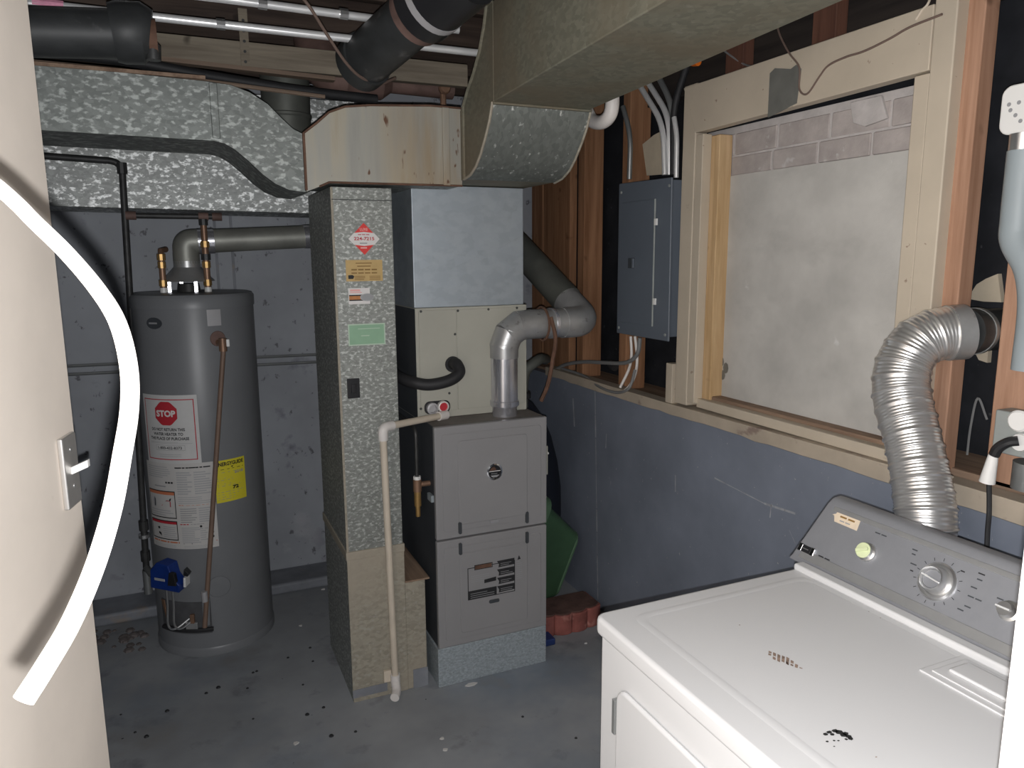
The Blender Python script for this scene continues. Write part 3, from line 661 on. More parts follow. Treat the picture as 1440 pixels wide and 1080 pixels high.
# big warning sheet
_c = cm(-30.5, .635); mp = lambda u, v, l: _c(u*.83, v, l)
hu, hv = .178, .175
st = label_sheet('warning_label', mp, -hu, -hv, hu, hv, 'paper_offwhite', WH); pr = Print(mp)
pr.lines(-.16, .115, -.02, .165, 6, 'print_pale', .0009, .4).rect(-.05, .093, -.01, .100, 'print_dark').lines(-.12, .078, -.02, .084, 1, 'print_grey', .0009, .7)
pr.rect(.005, .155, .165, .160, 'print_dark').lines(.01, .05, .08, .145, 10, 'print_pale', .0009, .5).lines(.09, .05, .165, .145, 10, 'print_pale', .0009, .5).lines(.01, .012, .165, .044, 4, 'print_pale', .0009, .35)
pr.rect(.01, .004, .03, .007, 'print_orange').rect(.03, .004, .165, .0055, 'print_orange').lines(.015, -.065, .09, -.002, 7, 'print_grey', .0009, .35).lines(.1, -.065, .165, -.002, 7, 'print_pale', .0009, .5)
pr.rect(.01, -.075, .05, -.071, 'print_red').rect(.06, -.074, .12, -.072, 'print_grey').lines(.015, -.15, .1, -.082, 9, 'print_pale', .0009, .5).lines(.1, -.14, .135, -.085, 6, 'print_pale', .0009, .4)
for k in range(4): pr.poly([(.155+.006*math.cos(R(a)), -.075-.018*k+.006*math.sin(R(a))) for a in range(0, 360, 45)], 'print_dark')
pr.poly([(.105+.006*math.cos(R(a)), -.083+.005*math.sin(R(a))) for a in range(0, 360, 45)], 'print_dark')
pr.rect(.02, -.155, .06, -.151, 'print_dark').lines(.02, -.17, .165, -.158, 2, 'print_pale', .0009, .3).rect(.14, -.15, .172, -.147, 'print_red')
pr.frame(-.172, -.05, -.004, .062, .004, 'print_dark', .001).rect(-.168, .046, -.008, .058, 'print_orange', .0009)
pr.poly([(-.085, 0), (-.03, -.003), (-.03, .02), (-.05, .024)], 'print_red').poly([(-.06, .02), (-.025, .034), (-.03, .022)], 'print_dark').poly([(-.13+.012*math.cos(R(a)), .012+.022*math.sin(R(a))) for a in range(0, 360, 30)], 'print_pale').poly([(-.133, -.005), (-.126, -.005), (-.124, .025), (-.13, .03)], 'print_dark', .0012).lines(-.16, -.04, -.02, -.012, 3, 'print_pale', .0009, .4)
pr.frame(-.172, -.14, -.004, -.06, .004, 'print_dark', .001).rect(-.168, -.074, -.008, -.064, 'print_red', .0009).lines(-.085, -.13, -.012, -.08, 6, 'print_pale', .0009, .4).poly([(-.125, -.092), (-.11, -.088), (-.107, -.098), (-.12, -.10)], 'print_dark').poly([(-.12, -.118), (-.10, -.128), (-.103, -.114), (-.118, -.11)], 'print_dark')
pr.rect(-.165, -.152, 0, -.146, 'print_orange').lines(-.16, -.17, -.02, -.157, 2, 'print_pale', .0009, .3).build('label_print', st)
# yellow energy label
mp = cm(22.5, .722); hu, hv = .063, .086
st = label_sheet('energy_label', mp, -hu, -hv, hu, hv, 'label_yellow', WH); pr = Print(mp)
pr.text('ENERGYGUIDE', 0, .070, .016, 'print_dark', .112, .0009, .04).poly([(.0, .058), (.012, .058), (.006, .052)], 'print_dark').rect(-.055, .047, .055, .049, 'print_dark').text('$218', .034, .030, .013, 'print_grey', .038, .0009, .03).text('72', .016, -.030, .015, 'print_dark', .026, .0009, .06)
for v in (.035, .012, .004, -.012, -.02, -.045, -.055, -.065, -.074): pr.rect(-.055, v, random.uniform(-.01, .05), v+.0015, 'print_grey')
pr.build('label_print', st)
mp = cm(-38, 1.355); pr = Print(mp); 
st = G().add([mp(.034*math.cos(R(a)), .022*math.sin(R(a)), l) for l in (0, .001) for a in range(0, 360, 20)], [tuple(range(18, 36))]+[(i, (i+1) % 18, 18+(i+1) % 18, 18+i) for i in range(18)]).build('oval_badge', 'furnace_side', WH)
pr.dash(0, 0, .01, 'print_grey', .044, .0015).build('badge_print', st)
mp = cm(17, 1.371); st = label_sheet('foil_label', mp, -.026, -.031, .026, .031, 'grey_tape', WH); pr = Print(mp); pr.lines(-.02, -.025, .02, .025, 6, 'print_pale', .0008, .3).build('label_print', st)
# relief valve and its discharge pipe
mp = cm(19, 1.275); a = mp(0, 0, -.005); b = mp(0, 0, .045)
G().tube([a, b], .012, 12).tube([b+Vector((0, 0, .02)), b-Vector((0, 0, .03))], .015, 14).build('relief_valve', 'copper_pipe', WH)
G().box((b.x+.012, b.y-.014, b.z-.012), (b.x+.024, b.y-.004, b.z+.016)).build('relief_lever', 'white_plastic', WH, .002)
e = at(288, 882, 1, b.y+.005)
G().tube([b-Vector((0, 0, .03)), e], .0095, 12).build('relief_pipe', 'brown_pipe', WH)
mp = cm(19, 1.31); G().lathe([(.03, 0), (.028, .003), (.01, .004)], mp(0, -.02, 0), mp(0, 0, 1)-mp(0, 0, 0), 18).build('rust_stain', 'rusty_pipe', WH)
# blue gas control
mp = cm(-41, .352)
def onface(poly, l0, l1, m, nm, par=WH, bev=.004):
    n = len(poly); g = G().add([mp(u, v, l) for l in (l0, l1) for u, v in poly], [tuple(range(n, 2*n)), tuple(range(n))[::-1]]+[(i, (i+1) % n, n+(i+1) % n, n+i) for i in range(n)]); return g.build(nm, m, par, bev)
gc = onface([(-.055, -.045), (.055, -.05), (.058, -.02), (.035, .015), (.025, .06), (-.02, .068), (-.05, .03)], 0, .06, 'gas_blue', 'gas_control')
onface([(-.03, -.005), (.01, -.005), (.01, .005), (-.03, .005)], .06, .062, 'print_pale', 'control_badge', gc, 0)
onface([(.02, -.02), (.05, -.02), (.045, .03), (.028, .035)], .045, .066, 'black_plastic', 'control_knob', gc, .003)
onface([(.062, -.035), (.07, -.035), (.072, .005), (.064, .005)], 0, .04, 'white_plastic', 'control_lever', gc, .001)
onface([(.06, .01), (.075, .005), (.08, .015), (.064, .035)], 0, .03, 'black_plastic', 'control_latch', gc, .001)
for du, m_, l in ((-.012, 'brushed_silver', .03), (.008, 'brushed_silver', .022)):
    G().tube(spline([mp(du, -.045, l), mp(du, -.12, l), mp(du+.006, -.2, l+.012), mp(du+.03, -.215, l+.006), mp(du+.07, -.185, .004)], 6), .0045, 8).build('pilot_tube', m_, WH)
onface([(-.075, -.12), (-.055, -.12), (-.045, -.2), (-.05, -.2)], .001, .008, 'copper_pipe', 'burner_strip', WH, .001)
mp = cm(-32, .17)
bo = label_sheet('burner_door', mp, -.115, -.07, .105, .065, 'burner_steel', WH, .004)
G().tube([mp(-.1+.021*k, -.05, .012) for k in range(11)], .0095, 10).build('burner_manifold', 'black_rubber', WH)
onface([(.01, -.045), (.055, -.045), (.055, -.015), (.01, -.015)], .006, .018, 'vent_pipe_metal', 'burner_shutter', WH, .003)
onface([(.075, -.03), (.10, -.03), (.105, .085), (.078, .085)], .002, .022, 'tank_grey', 'igniter_box', WH, .003)
onface([(.03, -.018), (.045, -.018), (.045, .02), (.03, .02)], .006, .02, 'copper_pipe', 'igniter', WH, .002)
mp = cm(3, .29); G().lathe([(.045, 0), (.043, .003), (.02, .005)], mp(0, 0, 0), mp(0, 0, 1)-mp(0, 0, 0), 24).build('drain_cover', 'tank_grey', WH)
a = mp(-.05, -.012, .0); b = mp(-.05, -.012, .04); G().tube([a, b], .01, 12).tube([b+Vector((0, 0, .018)), b-Vector((0, 0, .024))], .012, 12).build('drain_valve', 'grey_tape', WH)
# draft hood
dh = G().lathe([(.10, 1.505), (.072, 1.535), (.05, 1.56), (.05, 1.585)], (.043, 3.30, 0), seg=32).build('draft_hood', 'vent_pipe_metal', WH)
for a in (20, 110, 200, 290):
    G().box((.043+.075*math.cos(R(a))-.006, 3.3+.075*math.sin(R(a))-.006, 1.46), (.043+.075*math.cos(R(a))+.006, 3.3+.075*math.sin(R(a))+.006, 1.515)).build('hood_leg', 'bright_vent_metal', dh)
G().lathe([(.045, 1.462), (.04, 1.495)], (.043, 3.30, 0), seg=24).build('flue_outlet', 'black_iron', WH)
# vent pipe
VP = thing('water_heater_vent', 'dull grey vent pipe elbowing off the water heater toward the return drop', 'pipe', (.043, 3.3, 1.58))
G().tube([(.043, 3.3, 1.575), (.043, 3.3, 1.615)], .05, 28).tube(fillet([(.043, 3.3, 1.605), (.043, 3.3, 1.66), (.125, 3.3, 1.664)], .055, 8), .049, 28).build('elbow', 'dull_vent_metal', VP)
G().tube([(.09, 3.3, 1.662), (.15, 3.3, 1.664)], .0505, 28).build('crimp_band', 'bright_vent_metal', VP)
G().tube([(.12, 3.3, 1.663), (.53, 3.3, 1.683)], .047, 28).build('horizontal_pipe', 'dull_vent_metal', VP)
G().tube([(.505, 3.3, 1.682), (.74, 3.3, 1.694)], .0495, 28).build('far_section', 'bright_vent_metal', VP)
# water lines
WL = thing('water_supply_line', 'dark pipe with brass fittings dropping into the water heater top', 'pipe', (.11, 3.24, 1.46))
G().tube([(-.155, 3.24, 1.757), (.17, 3.24, 1.757)], .011, 12).build('cross_pipe', 'black_iron', WL)
for x in (-.14, .115, .165): G().tube([(x-.018, 3.24, 1.757), (x+.018, 3.24, 1.757)], .016, 12).build('fitting', 'rusty_pipe', WL)
G().tube([(.113, 3.235, 1.745), (.113, 3.235, 1.462)], .0125, 12).build('drop_pipe', 'copper_pipe', WL)
for z, r, m_ in ((1.735, .017, 'black_iron'), (1.65, .017, 'brass'), (1.60, .018, 'black_iron'), (1.57, .016, 'brass'), (1.50, .016, 'brass'), (1.47, .014, 'white_plastic')): G().tube([(.113, 3.235, z+.012), (.113, 3.235, z-.012)], r, 10).build('fitting', m_, WL)
WL2 = thing('brass_nipple', 'short brass pipe stub on the left of the water heater top', 'pipe', (-.048, 3.25, 1.46))
G().tube([(-.048, 3.25, 1.462), (-.048, 3.25, 1.61)], .012, 12).build('stub', 'copper_pipe', WL2)
for z, r, m_ in ((1.60, .016, 'brass'), (1.57, .015, 'brass'), (1.50, .016, 'brass'), (1.47, .014, 'white_plastic')): G().tube([(-.048, 3.25, z+.012), (-.048, 3.25, z-.012)], r, 10).build('fitting', m_, WL2)
G().tube([(-.048, 3.25, 1.60), (-.048, 3.26, 1.625), (-.03, 3.30, 1.63)], .011, 10).build('bend', 'copper_pipe', WL2)
GP = thing('gas_pipe', 'black iron gas pipe running down beside the water heater', 'pipe', (-.2, 3.24, .34))
P = fillet([(-1.0, 3.25, 1.985), (-.155, 3.25, 1.955), (-.2, 3.24, .34)], .045, 8); G().tube(P, .0125, 12).build('pipe', 'black_iron', GP)
for z in (1.93, .53, .40): G().tube([(-.155-.045*(1.955-z)/1.6, 3.243, z+.02), (-.155-.045*(1.955-z)/1.6, 3.243, z-.02)], .018, 10).build('coupling', 'black_iron', GP)
G().tube([(-.196, 3.24, .48), (-.196, 3.24, .494)], .021, 10).build('union_ring', 'brushed_silver', GP)
G().tube([(-.2, 3.24, .34), (-.2, 3.24, .24)], .016, 12).build('drip_leg', 'conduit_dull', GP)
G().tube([(-.2, 3.24, .352), (-.2+.02, 3.16, .352), cm(-52, .352)(0, 0, .04)], .012, 12).build('valve_nipple', 'conduit_dull', GP)
for z, lb in ((1.135, 'upper of two thin grey conduits along the back wall'), (1.098, 'lower of two thin grey conduits along the back wall')):
    tag(G().tube([(-1.3, 3.706, z+.012), (.9, 3.706, z-.012)], .007, 8).build('wall_conduit', 'conduit_dull'), lb, 'conduit')

# ================================================================== overhead odds and ends
def tubething(name, label, cat, pts, r, m_, seg=14, group=None):
    o = G().tube(pts, r, seg).build(name, m_); return tag(o, label, cat, group)
EC = thing('ceiling_conduit', 'shiny steel conduit under the joists, lower one, with a pink tag', 'conduit', (0, 2.36, 2.24))
G().tube([(-1.0, 2.40, 2.25), (-.2, 2.38, 2.245), (1.0, 2.345, 2.235)], .0115, 12).build('tube', 'conduit_metal', EC)
a = at(48, 13, 1, 2.39); b = at(92, 17, 1, 2.39)
tg = G().tube([(-.285, 2.385, 2.247), (-.215, 2.383, 2.246)], .015, 10).build('pink_tag', 'pink_tag', EC)
G().tube([(.155, 2.372, 2.243), (.178, 2.372, 2.243)], .0155, 10).build('coupling', 'brushed_silver', EC)
EC = thing('ceiling_conduit', 'shiny steel conduit under the joists, upper one nearer the viewer', 'conduit', (.5, 2.31, 2.29))
G().tube([(-.64, 2.30, 2.288), (.214, 2.312, 2.293), (.86, 2.33, 2.292)], .0115, 12).build('tube', 'conduit_metal', EC)
for x in (.275, .5): G().tube([(x-.012, 2.314, 2.293), (x+.012, 2.315, 2.293)], .0155, 10).build('coupling', 'brushed_silver', EC)
tag(G().box((-.03, 2.752, 2.222), (1.05, 2.79, 2.301)).build('hung_lumber', 'lumber_wood', None, .003), 'pale weathered lumber hung under the joists by a metal strap', 'lumber')
tag(G().prism([(-.5, 2.222), (.55, 2.196), (.55, 2.209), (-.5, 2.236)], 1, 2.72, 2.76).build('wood_strip', 'strip_wood'), 'thin brown wood strip under the pale hung lumber', 'lumber')
tubething('black_cable', 'thick black cable running above the spangled return duct', 'cable', spline([(-.8, 2.70, 2.20), (-.37, 2.70, 2.20), (-.1, 2.70, 2.196), (.15, 2.72, 2.175), (.45, 2.73, 2.155), (.7, 2.75, 2.15)], 6), .017, 'black_rubber', 12)
tubething('thin_black_pipe', 'thin dark pipe below the thick black cable', 'pipe', [(-.8, 2.62, 2.158), (-.1, 2.62, 2.15), (.5, 2.66, 2.128)], .007, 'strip_wood', 8)
pa = at(-60, 42, 1, 2.27); pb = at(128, 51, 1, 2.27); pe = at(212, 56, 1, 2.27); ph = at(160, 48, 1, 2.27)
BP = thing('black_drain_pipe', 'black plastic drain pipe with hubs lying left above the return duct', 'pipe', ph)
G().tube([pa, ph], .059, 28).build('pipe', 'black_abs', BP)
G().tube([at(158, 46, 1, 2.27), at(170, 46, 1, 2.27), at(200, 47, 1, 2.27), at(212, 50, 1, 2.27)], [.07, .075, .075, .062], 28).build('hub', 'black_abs', BP)
G().tube([at(209, 55, 1, 2.27), at(221, 56, 1, 2.27)], .05, 20).build('rust_ring', 'rust', BP)
q = at(216, 82, 1, 2.25); G().lathe([(.018, -.005), (.02, .03), (.012, .04)], q, seg=12).build('hub_bolt', 'black_iron', BP)
HS = thing('hanger_strap', 'perforated metal hanger strap holding the hung lumber', 'strap', (.26, 2.75, 2.22))
g = G().box((.248, 2.742, 2.215), (.276, 2.747, 2.40)); g.build('band', 'lumber_wood', HS)
for k in range(5): G().lathe([(.005, 0), (.005, .001)], (.262, 2.742, 2.235+.032*k), (0, -1, 0), 8).build('hole', 'black_iron', HS)
# big black waste pipe coming toward the viewer
p0 = at(515, 92, 1, 2.72); p1 = at(560, 50, 1, 2.36); p2 = at(612, 12, 1, 2.16); dd = (p2-p0).normalized()
WP = thing('black_waste_pipe', 'big black cast waste pipe slanting down from the joists with hub and painted highlight ring', 'pipe', p1)
a = at(508, 90, 1, 2.42); b = at(660, -45, 1, 1.92); dd = (b-a).normalized()
G().tube([a, b], .076, 32).build('pipe', 'black_abs', WP)
c_ = at(590, 22, 1, 2.28); G().tube([a.lerp(b, .55), a.lerp(b, .61)], .086, 32).build('rust_band', 'rusty_pipe', WP)
G().tube([a.lerp(b, .61), a.lerp(b, 1.0)], .094, 32).build('hub', 'black_plastic', WP)
G().tube([a.lerp(b, .70), a.lerp(b, .74)], .0955, 32).build('hub_glint', 'grey_tape', WP)  # pale ring painted in for the highlight arc on the hub
G().tube([a-dd*.01, a+dd*.04], .083, 28).build('lower_hub', 'black_abs', WP)
RP = thing('rusty_pipe_elbow', 'reddish brown rusty pipe bend below the big black waste pipe', 'pipe', at(480, 115, 1, 2.88))
q0 = at(450, 95, 1, 2.86); G().tube(spline([q0+Vector((0, .1, .12)), q0+Vector((.02, .03, .01)), q0+Vector((.1, 0, -.035)), q0+Vector((.22, 0, -.035)), q0+Vector((.5, 0, -.04))], 6), [.075]*13+[.06]*6+[.032]*6, 20).build('bend', 'rusty_pipe', RP)
q1 = at(623, 125, 1, 2.83); G().lathe([(.02, 0), (.024, .02), (.018, .03)], q1, (0, -1, 0), 12).tube([q1, q1-Vector((0, 0, .08))], .012, 10).build('valve', 'copper_pipe', RP)
tubething('hanging_wire', 'thin brown wire looping under the big black waste pipe', 'wire', spline([at(420, -10, 1, 2.2), at(437, 12, 1, 2.2), at(462, 52, 1, 2.25), at(488, 90, 1, 2.3), at(510, 110, 1, 2.35), at(535, 117, 1, 2.4), at(556, 110, 1, 2.45)], 8), .0045, 'wire_brown', 8)
tag(G().box((.6, 3.2, 2.02), (1.0, 3.24, 2.07)).build('pale_bracket', 'grey_tape', None, .002), 'pale metal strip seen through the gap above the stained duct box', 'bracket')
# right-hand ceiling: white elbow, orange cap, wires
P = [at(826, 158, 0, 1.36), at(833, 170, 0, 1.36), at(846, 172, 0, 1.36), at(857, 163, 0, 1.36), at(861, 146, 0, 1.36), at(860, 120, 0, 1.36)]; P += [P[-1]+Vector((0, .01, .08)), Vector((P[-1].x, 2.47, 2.3845))]
we = thing('white_pipe_hook', 'white plastic hooked pipe end beside the trunk duct', 'pipe', P[2])
G().tube(spline(P, 6), .0235, 18).build('hook', 'pvc_white', we)
G().tube([P[0]+(P[0]-P[1]).normalized()*.002, P[0]+(P[0]-P[1]).normalized()*.006], .015, 14).build('bore', 'furnace_side', we)
p = at(977, 87, 0, 1.72); tag(G().lathe([(.014, -.02), (.016, 0), (.013, .02), (.009, .024)], p, (0, 1, .2), 10).build('orange_cap', 'orange_plastic'), 'small bright orange cap under the joists above the breaker panel', 'cap')
tubething('loose_wire', 'thin pale wire drooping onto the left part of the window header', 'wire', spline([at(1010, 65, 0, 1.7), at(1030, 80, 0, 1.7), at(1048, 91, 0, 1.7), at(1075, 97, 0, 1.66)], 6), .003, 'wire_grey', 6)
tubething('loose_wire', 'brown wire dropping over the window header by the grey patch', 'wire', spline([at(1090, 25, 0, 1.66), at(1097, 50, 0, 1.65), at(1110, 75, 0, 1.643), at(1124, 95, 0, 1.643), at(1124, 125, 0, 1.643), at(1135, 132, 0, 1.643), at(1152, 108, 0, 1.643), at(1165, 92, 0, 1.643), at(1190, 80, 0, 1.643), at(1215, 72, 0, 1.643), at(1250, 55, 0, 1.643), at(1280, 38, 0, 1.643), at(1325, 20, 0, 1.643)], 6), .0028, 'wire_brown', 6)
tubething('loose_wire', 'pale wire hanging over the right end of the window header', 'wire', spline([at(1312, -15, 0, 1.66), at(1305, 5, 0, 1.643), at(1296, 15, 0, 1.643), at(1288, 28, 0, 1.643)], 6), .003, 'pvc_cream', 6)

# ================================================================== breaker panel
PA = thing('breaker_panel', 'dark grey electrical breaker panel with a shut door on the stud wall', 'breaker panel', (1.67, 2.42, 1.29))
g = G().box((1.625, 2.262, 1.30), (1.72, 2.578, 1.862)); g.build('box', 'panel_grey', PA, .003)
G().prism([(2.24, 1.287), (2.592, 1.287), (2.594, 1.875), (2.248, 1.868)], 0, 1.618, 1.626).build('cover', 'panel_grey', PA, .003)
pd = G().prism(rrect(2.34, 1.335, 2.57, 1.80, .008), 0, 1.6135, 1.619).build('door', 'panel_grey', PA, .002)
G().tube([(1.614, 2.337, 1.335), (1.614, 2.339, 1.80)], .0035, 8).build('door_edge', 'box_grey', PA)
for px, py in ((923, 312), (921, 424)):
    q = at(px, py, 0, 1.614); G().box((1.608, q.y-.007, q.z-.012), (1.616, q.y+.007, q.z+.012)).build('latch', 'white_plastic', PA, .001)
q = at(888, 370, 0, 1.613); hd = G().prism(rrect(q.y-.022, q.z-.020, q.y+.022, q.z+.020, .004), 0, 1.611, 1.615).build('handle_recess', 'furnace_side', pd)
G().box((1.605, q.y-.022, q.z-.018), (1.612, q.y-.012, q.z+.018)).build('handle', 'panel_grey', hd, .001)
for z in (1.84, 1.31):
    for y in (2.26, 2.575): G().lathe([(.006, 0), (.005, .003)], (1.618, y, z), (-1, 0, 0), 8).build('screw', 'box_grey', PA)
pt = 1.875
def cond(lb, pts, r, m_, X=1.69): 
    o = G().tube(fillet([at(a, b, 0, X) for a, b in pts], .08, 8), r, 12).build('panel_conduit', m_); return tag(o, lb, 'conduit', None)
cond('brightest steel conduit bending left off the top of the breaker panel', [(935, 246), (933, 175), (890, 105)], .0105, 'conduit_metal', 1.66)
cond('second steel conduit bending left just right of the brightest one', [(941, 246), (942, 165), (900, 98)], .0105, 'conduit_metal', 1.68)
cond('third, dull conduit curving off the breaker panel', [(945, 246), (947, 150), (918, 92)], .011, 'conduit_dull', 1.70)
cond('dark cable rising rightward from the breaker panel to the joists', [(947, 246), (947, 150), (966, 92)], .013, 'black_rubber', 1.685)
cond('short bright conduit at the right corner of the breaker panel', [(951, 250), (952, 190), (948, 165)], .009, 'conduit_metal', 1.66)
cond('grey conduit rising from the left corner of the breaker panel', [(885, 252), (887, 190), (876, 150)], .010, 'conduit_dull', 1.66)
g = G(); pts = [(904, 203), (920, 190), (935, 182), (936, 245), (910, 247)]; q = [at(a, b, 0, 1.735) for a, b in pts]
tag(G().prism([(v.y, v.z) for v in q], 0, 1.733, 1.737).build('beige_scrap', 'card_beige'), 'torn beige board scrap between studs above the breaker panel', 'board')
for i, (lb, pts, r, m_) in enumerate((('left white cable below the breaker panel', [(887, 473), (888, 500), (884, 520), (872, 545)], .006, 'pvc_white'), ('right white cable below the breaker panel', [(893, 473), (896, 505), (892, 530), (880, 548), (862, 552)], .006, 'pvc_white'), ('grey cable curving from the breaker panel down over the sill', [(900, 475), (896, 498), (880, 510), (850, 510), (820, 509), (795, 513), (778, 522)], .0085, 'wire_grey'), ('grey cable looping along the ledge toward the flue', [(893, 520), (885, 545), (868, 552), (845, 545), (820, 528), (790, 518)], .006, 'wire_grey'))):
    X = 1.69 if i < 2 else 1.675
    tubething('panel_cable', lb, 'cable', spline([at(a, b, 0, X-(.03 if b > 535 else 0)) for a, b in pts], 8), r, m_, 10)
p = at(862, 514, 0, 1.70); tag(G().lathe([(.018, -.02), (.022, 0), (.016, .022)], p, (0, 1, .3), 12).build('cable_clamp', 'black_rubber'), 'small black cable clamp on the ledge beside the white cables', 'clamp')

# ================================================================== dryer
DY = thing('dryer', 'white clothes dryer with grey slanted control console and worn top', 'dryer', (1.04, .815, 0))
Y0, Y1 = .47, 1.162
G().box((.70, Y0+.004, .03), (1.385, Y1-.006, .882)).build('body', 'dryer_white', DY, .004)
for x in (.75, 1.33):
    for y in (.53, 1.10): G().lathe([(.02, 0), (.022, .01), (.014, .03)], (x, y, 0), seg=12).build('foot', 'black_plastic', DY)
G().prism(rrect(.684, Y0, 1.385, Y1, .022, 6), 2, .884, .921).build('top', 'dryer_white', DY, .009, 3)
rim = rrect(.742, Y0+.03, 1.185, Y1-.04, .03, 6); rin = rrect(.760, Y0+.048, 1.168, Y1-.058, .026, 6)
g = G(); n = len(rim); g.add([(x, y, .9215) for x, y in rim]+[(x, y, .9224) for x, y in rrect(.75, Y0+.038, 1.177, Y1-.048, .028, 6)]+[(x, y, .9215) for x, y in rin], [(i, (i+1) % n, n+(i+1) % n, n+i) for i in range(n)]+[(n+i, n+(i+1) % n, 2*n+(i+1) % n, 2*n+i) for i in range(n)])
g.build('top_ridge', 'dryer_white', DY)
G().box((1.186, Y0, .918), (1.214, Y1-.002, .934)).build('rear_ledge', 'dryer_white', DY, .005, 3)
# console: extruded profile with rounded ends
cp = [(1.212, .925), (1.222, .932), (1.29, 1.052), (1.302, 1.064), (1.322, 1.066), (1.345, 1.058), (1.385, .96), (1.385, .9)]
def cons(y0, y1, m_, nm, par, cpf=cp, bev=0):
    g = G().prism([(a, b) for a, b in cpf], 1, y0, y1)
    for v in g.v:
        if v.y > y1-1e-6: v.y += .008+.034*max(0, 1.066-v.z)/.141
    return g.build(nm, m_, par, bev, 3)
CN = cons(Y0, Y1, 'console_grey', 'console', DY, cp, .014)
A_ = Vector((1.222, 0, .932)); B_ = Vector((1.29, 0, 1.052)); dv = (B_-A_).normalized(); LEN = (B_-A_).length
def cmap(y): return flat((A_.x, y, A_.z), (0, -1, 0), dv)        # u to the right in the photo, v up the slope
nrm = Vector((0, -1, 0)).cross(dv)
CMP = flat((A_.x, Y1, A_.z), (0, -1, 0), dv)
def cpos(px, py):                                               # photo point to (u, v) on the console slope
    d = (rt*((px-720)/FPX) + dn*((py-540)/FPX) + fwd); o = Vector((0, 0, EYE)); t = (A_-o).dot(nrm)/d.dot(nrm); q = o+d*t; return (Y1-q.y, (q-A_).dot(dv))
g = G(); mp = CMP
def onc(poly, l0, l1, m_, nm, par, bev=.001):
    n = len(poly); return G().add([CMP(u, v, l) for l in (l0, l1) for u, v in poly], [tuple(range(n, 2*n)), tuple(range(n))[::-1]]+[(i, (i+1) % n, n+(i+1) % n, n+i) for i in range(n)]).build(nm, m_, par, bev)
onc([(-.02, .002), (.69, .002), (.69, .021), (-.016, .021)], -.001, .0025, 'console_trim', 'lower_trim', CN)
onc([(.012, LEN-.012), (.69, LEN-.012), (.69, LEN-.002), (.012, LEN-.002)], -.001, .0025, 'console_trim', 'upper_trim', CN)
u, v = cpos(1135, 773); bd = onc(rrect(u-.018, v-.008, u+.018, v+.008, .003), 0, .0035, 'black_plastic', 'badge', CN)
for s_ in (-1, 1): onc(rrect(u+s_*.017-.005, v-.009, u+s_*.017+.005, v+.009, .002), 0, .0042, 'chrome', 'badge_end', bd)
pr = Print(CMP); pr.dash(u, v, .0035, 'brushed_silver', .02, .0038)
u2, v2 = cpos(1160, 785); pr.dash(u2, v2, .004, 'print_dark', .034, .0012)
for px, py, w_ in ((1240, 752, .03), (1288, 774, .014), (1286, 780, .010), (1286, 794, .016), (1283, 803, .008), (1305, 855, .026), (1355, 804, .01), (1382, 808, .015), (1379, 816, .012), (1371, 827, .014), (1372, 842, .028), (1362, 854, .014), (1352, 858, .014), (1408, 843, .014)):
    a_, b_ = cpos(px, py); pr.dash(a_, b_, .0038, 'print_dark' if px in (1283, 1355, 1382) else 'furnace_side', w_, .0012)
pr.build('console_print', CN)
u, v = cpos(1192, 733); sp = onc([(u-.032, v-.007), (u-.036, v+.001), (u-.042, v+.002), (u-.034, v+.006), (u-.032, v+.013), (u+.028, v+.013), (u+.03, v-.012), (u-.03, v-.011)], 0, .0006, 'sticker_cream', 'paper_tag', CN, 0)
pr = Print(CMP); pr.dash(u, v+.004, .006, 'sticker_tan_print', .042, .001).dash(u-.003, v-.005, .004, 'print_grey', .03, .001).build('tag_print', sp)
u, v = cpos(1220, 777); kb = G().lathe([(.020, 0), (.019, .004), (.015, .006), (.0165, .014), (.0155, .016)], CMP(u, v, 0), nrm, 28).build('signal_knob', 'brushed_silver', CN)
G().lathe([(.0165, 0), (.0155, .002), (.006, .0035)], CMP(u, v, .0155), nrm, 24).build('knob_cap', 'knob_green', kb)
kr = G(); c_ = CMP(u, v, .0195); kr.obox(c_, (CMP(u+.012, v+.006, .0195)-c_), (CMP(u-.0015, v+.003, .0195)-c_), nrm*.003); kr.build('knob_grip', 'knob_green', kb, .0008)
u, v = cpos(1318, 818); kb = G().lathe([(.0365, -.001), (.0365, .003), (.033, .007), (.030, .005), (.028, .002), (.0255, .002), (.024, .022), (.0215, .026), (.0195, .024), (.018, .016)], CMP(u, v, 0), nrm, 48).build('cycle_dial', 'brushed_silver', CN)
G().lathe([(.018, 0), (.017, .002)], CMP(u, v, .0155), nrm, 32).build('dial_face', 'console_grey', kb)
c_ = CMP(u, v, .0195); a1 = R(-8); G().obox(c_, (CMP(u+.0185*math.cos(a1), v+.0185*math.sin(a1), .0195)-c_), (CMP(u-.0015*math.sin(a1), v+.0015*math.cos(a1), .0195)-c_), nrm*.004).build('dial_grip', 'conduit_metal', kb, .0008)
g = G()
for a in range(0, 360, 24): g.add([CMP(u+r_*math.cos(R(a+da)), v+r_*math.sin(R(a+da)), .0012) for r_, da in ((.04, -.9), (.046, -.8), (.046, .8), (.04, .9))], [(0,1,2,3)])
g.build('dial_ticks', 'print_dark', CN)
u, v = cpos(1420, 860); kb = G().lathe([(.018, 0), (.018, .004), (.013, .006), (.012, .02)], CMP(u, v, 0), nrm, 24).build('start_knob', 'brushed_silver', CN)
c_ = CMP(u, v, .022); G().obox(c_, CMP(u+.012, v, .022)-c_, CMP(u, v+.0015, .022)-c_, nrm*.004).build('knob_grip', 'conduit_metal', kb)
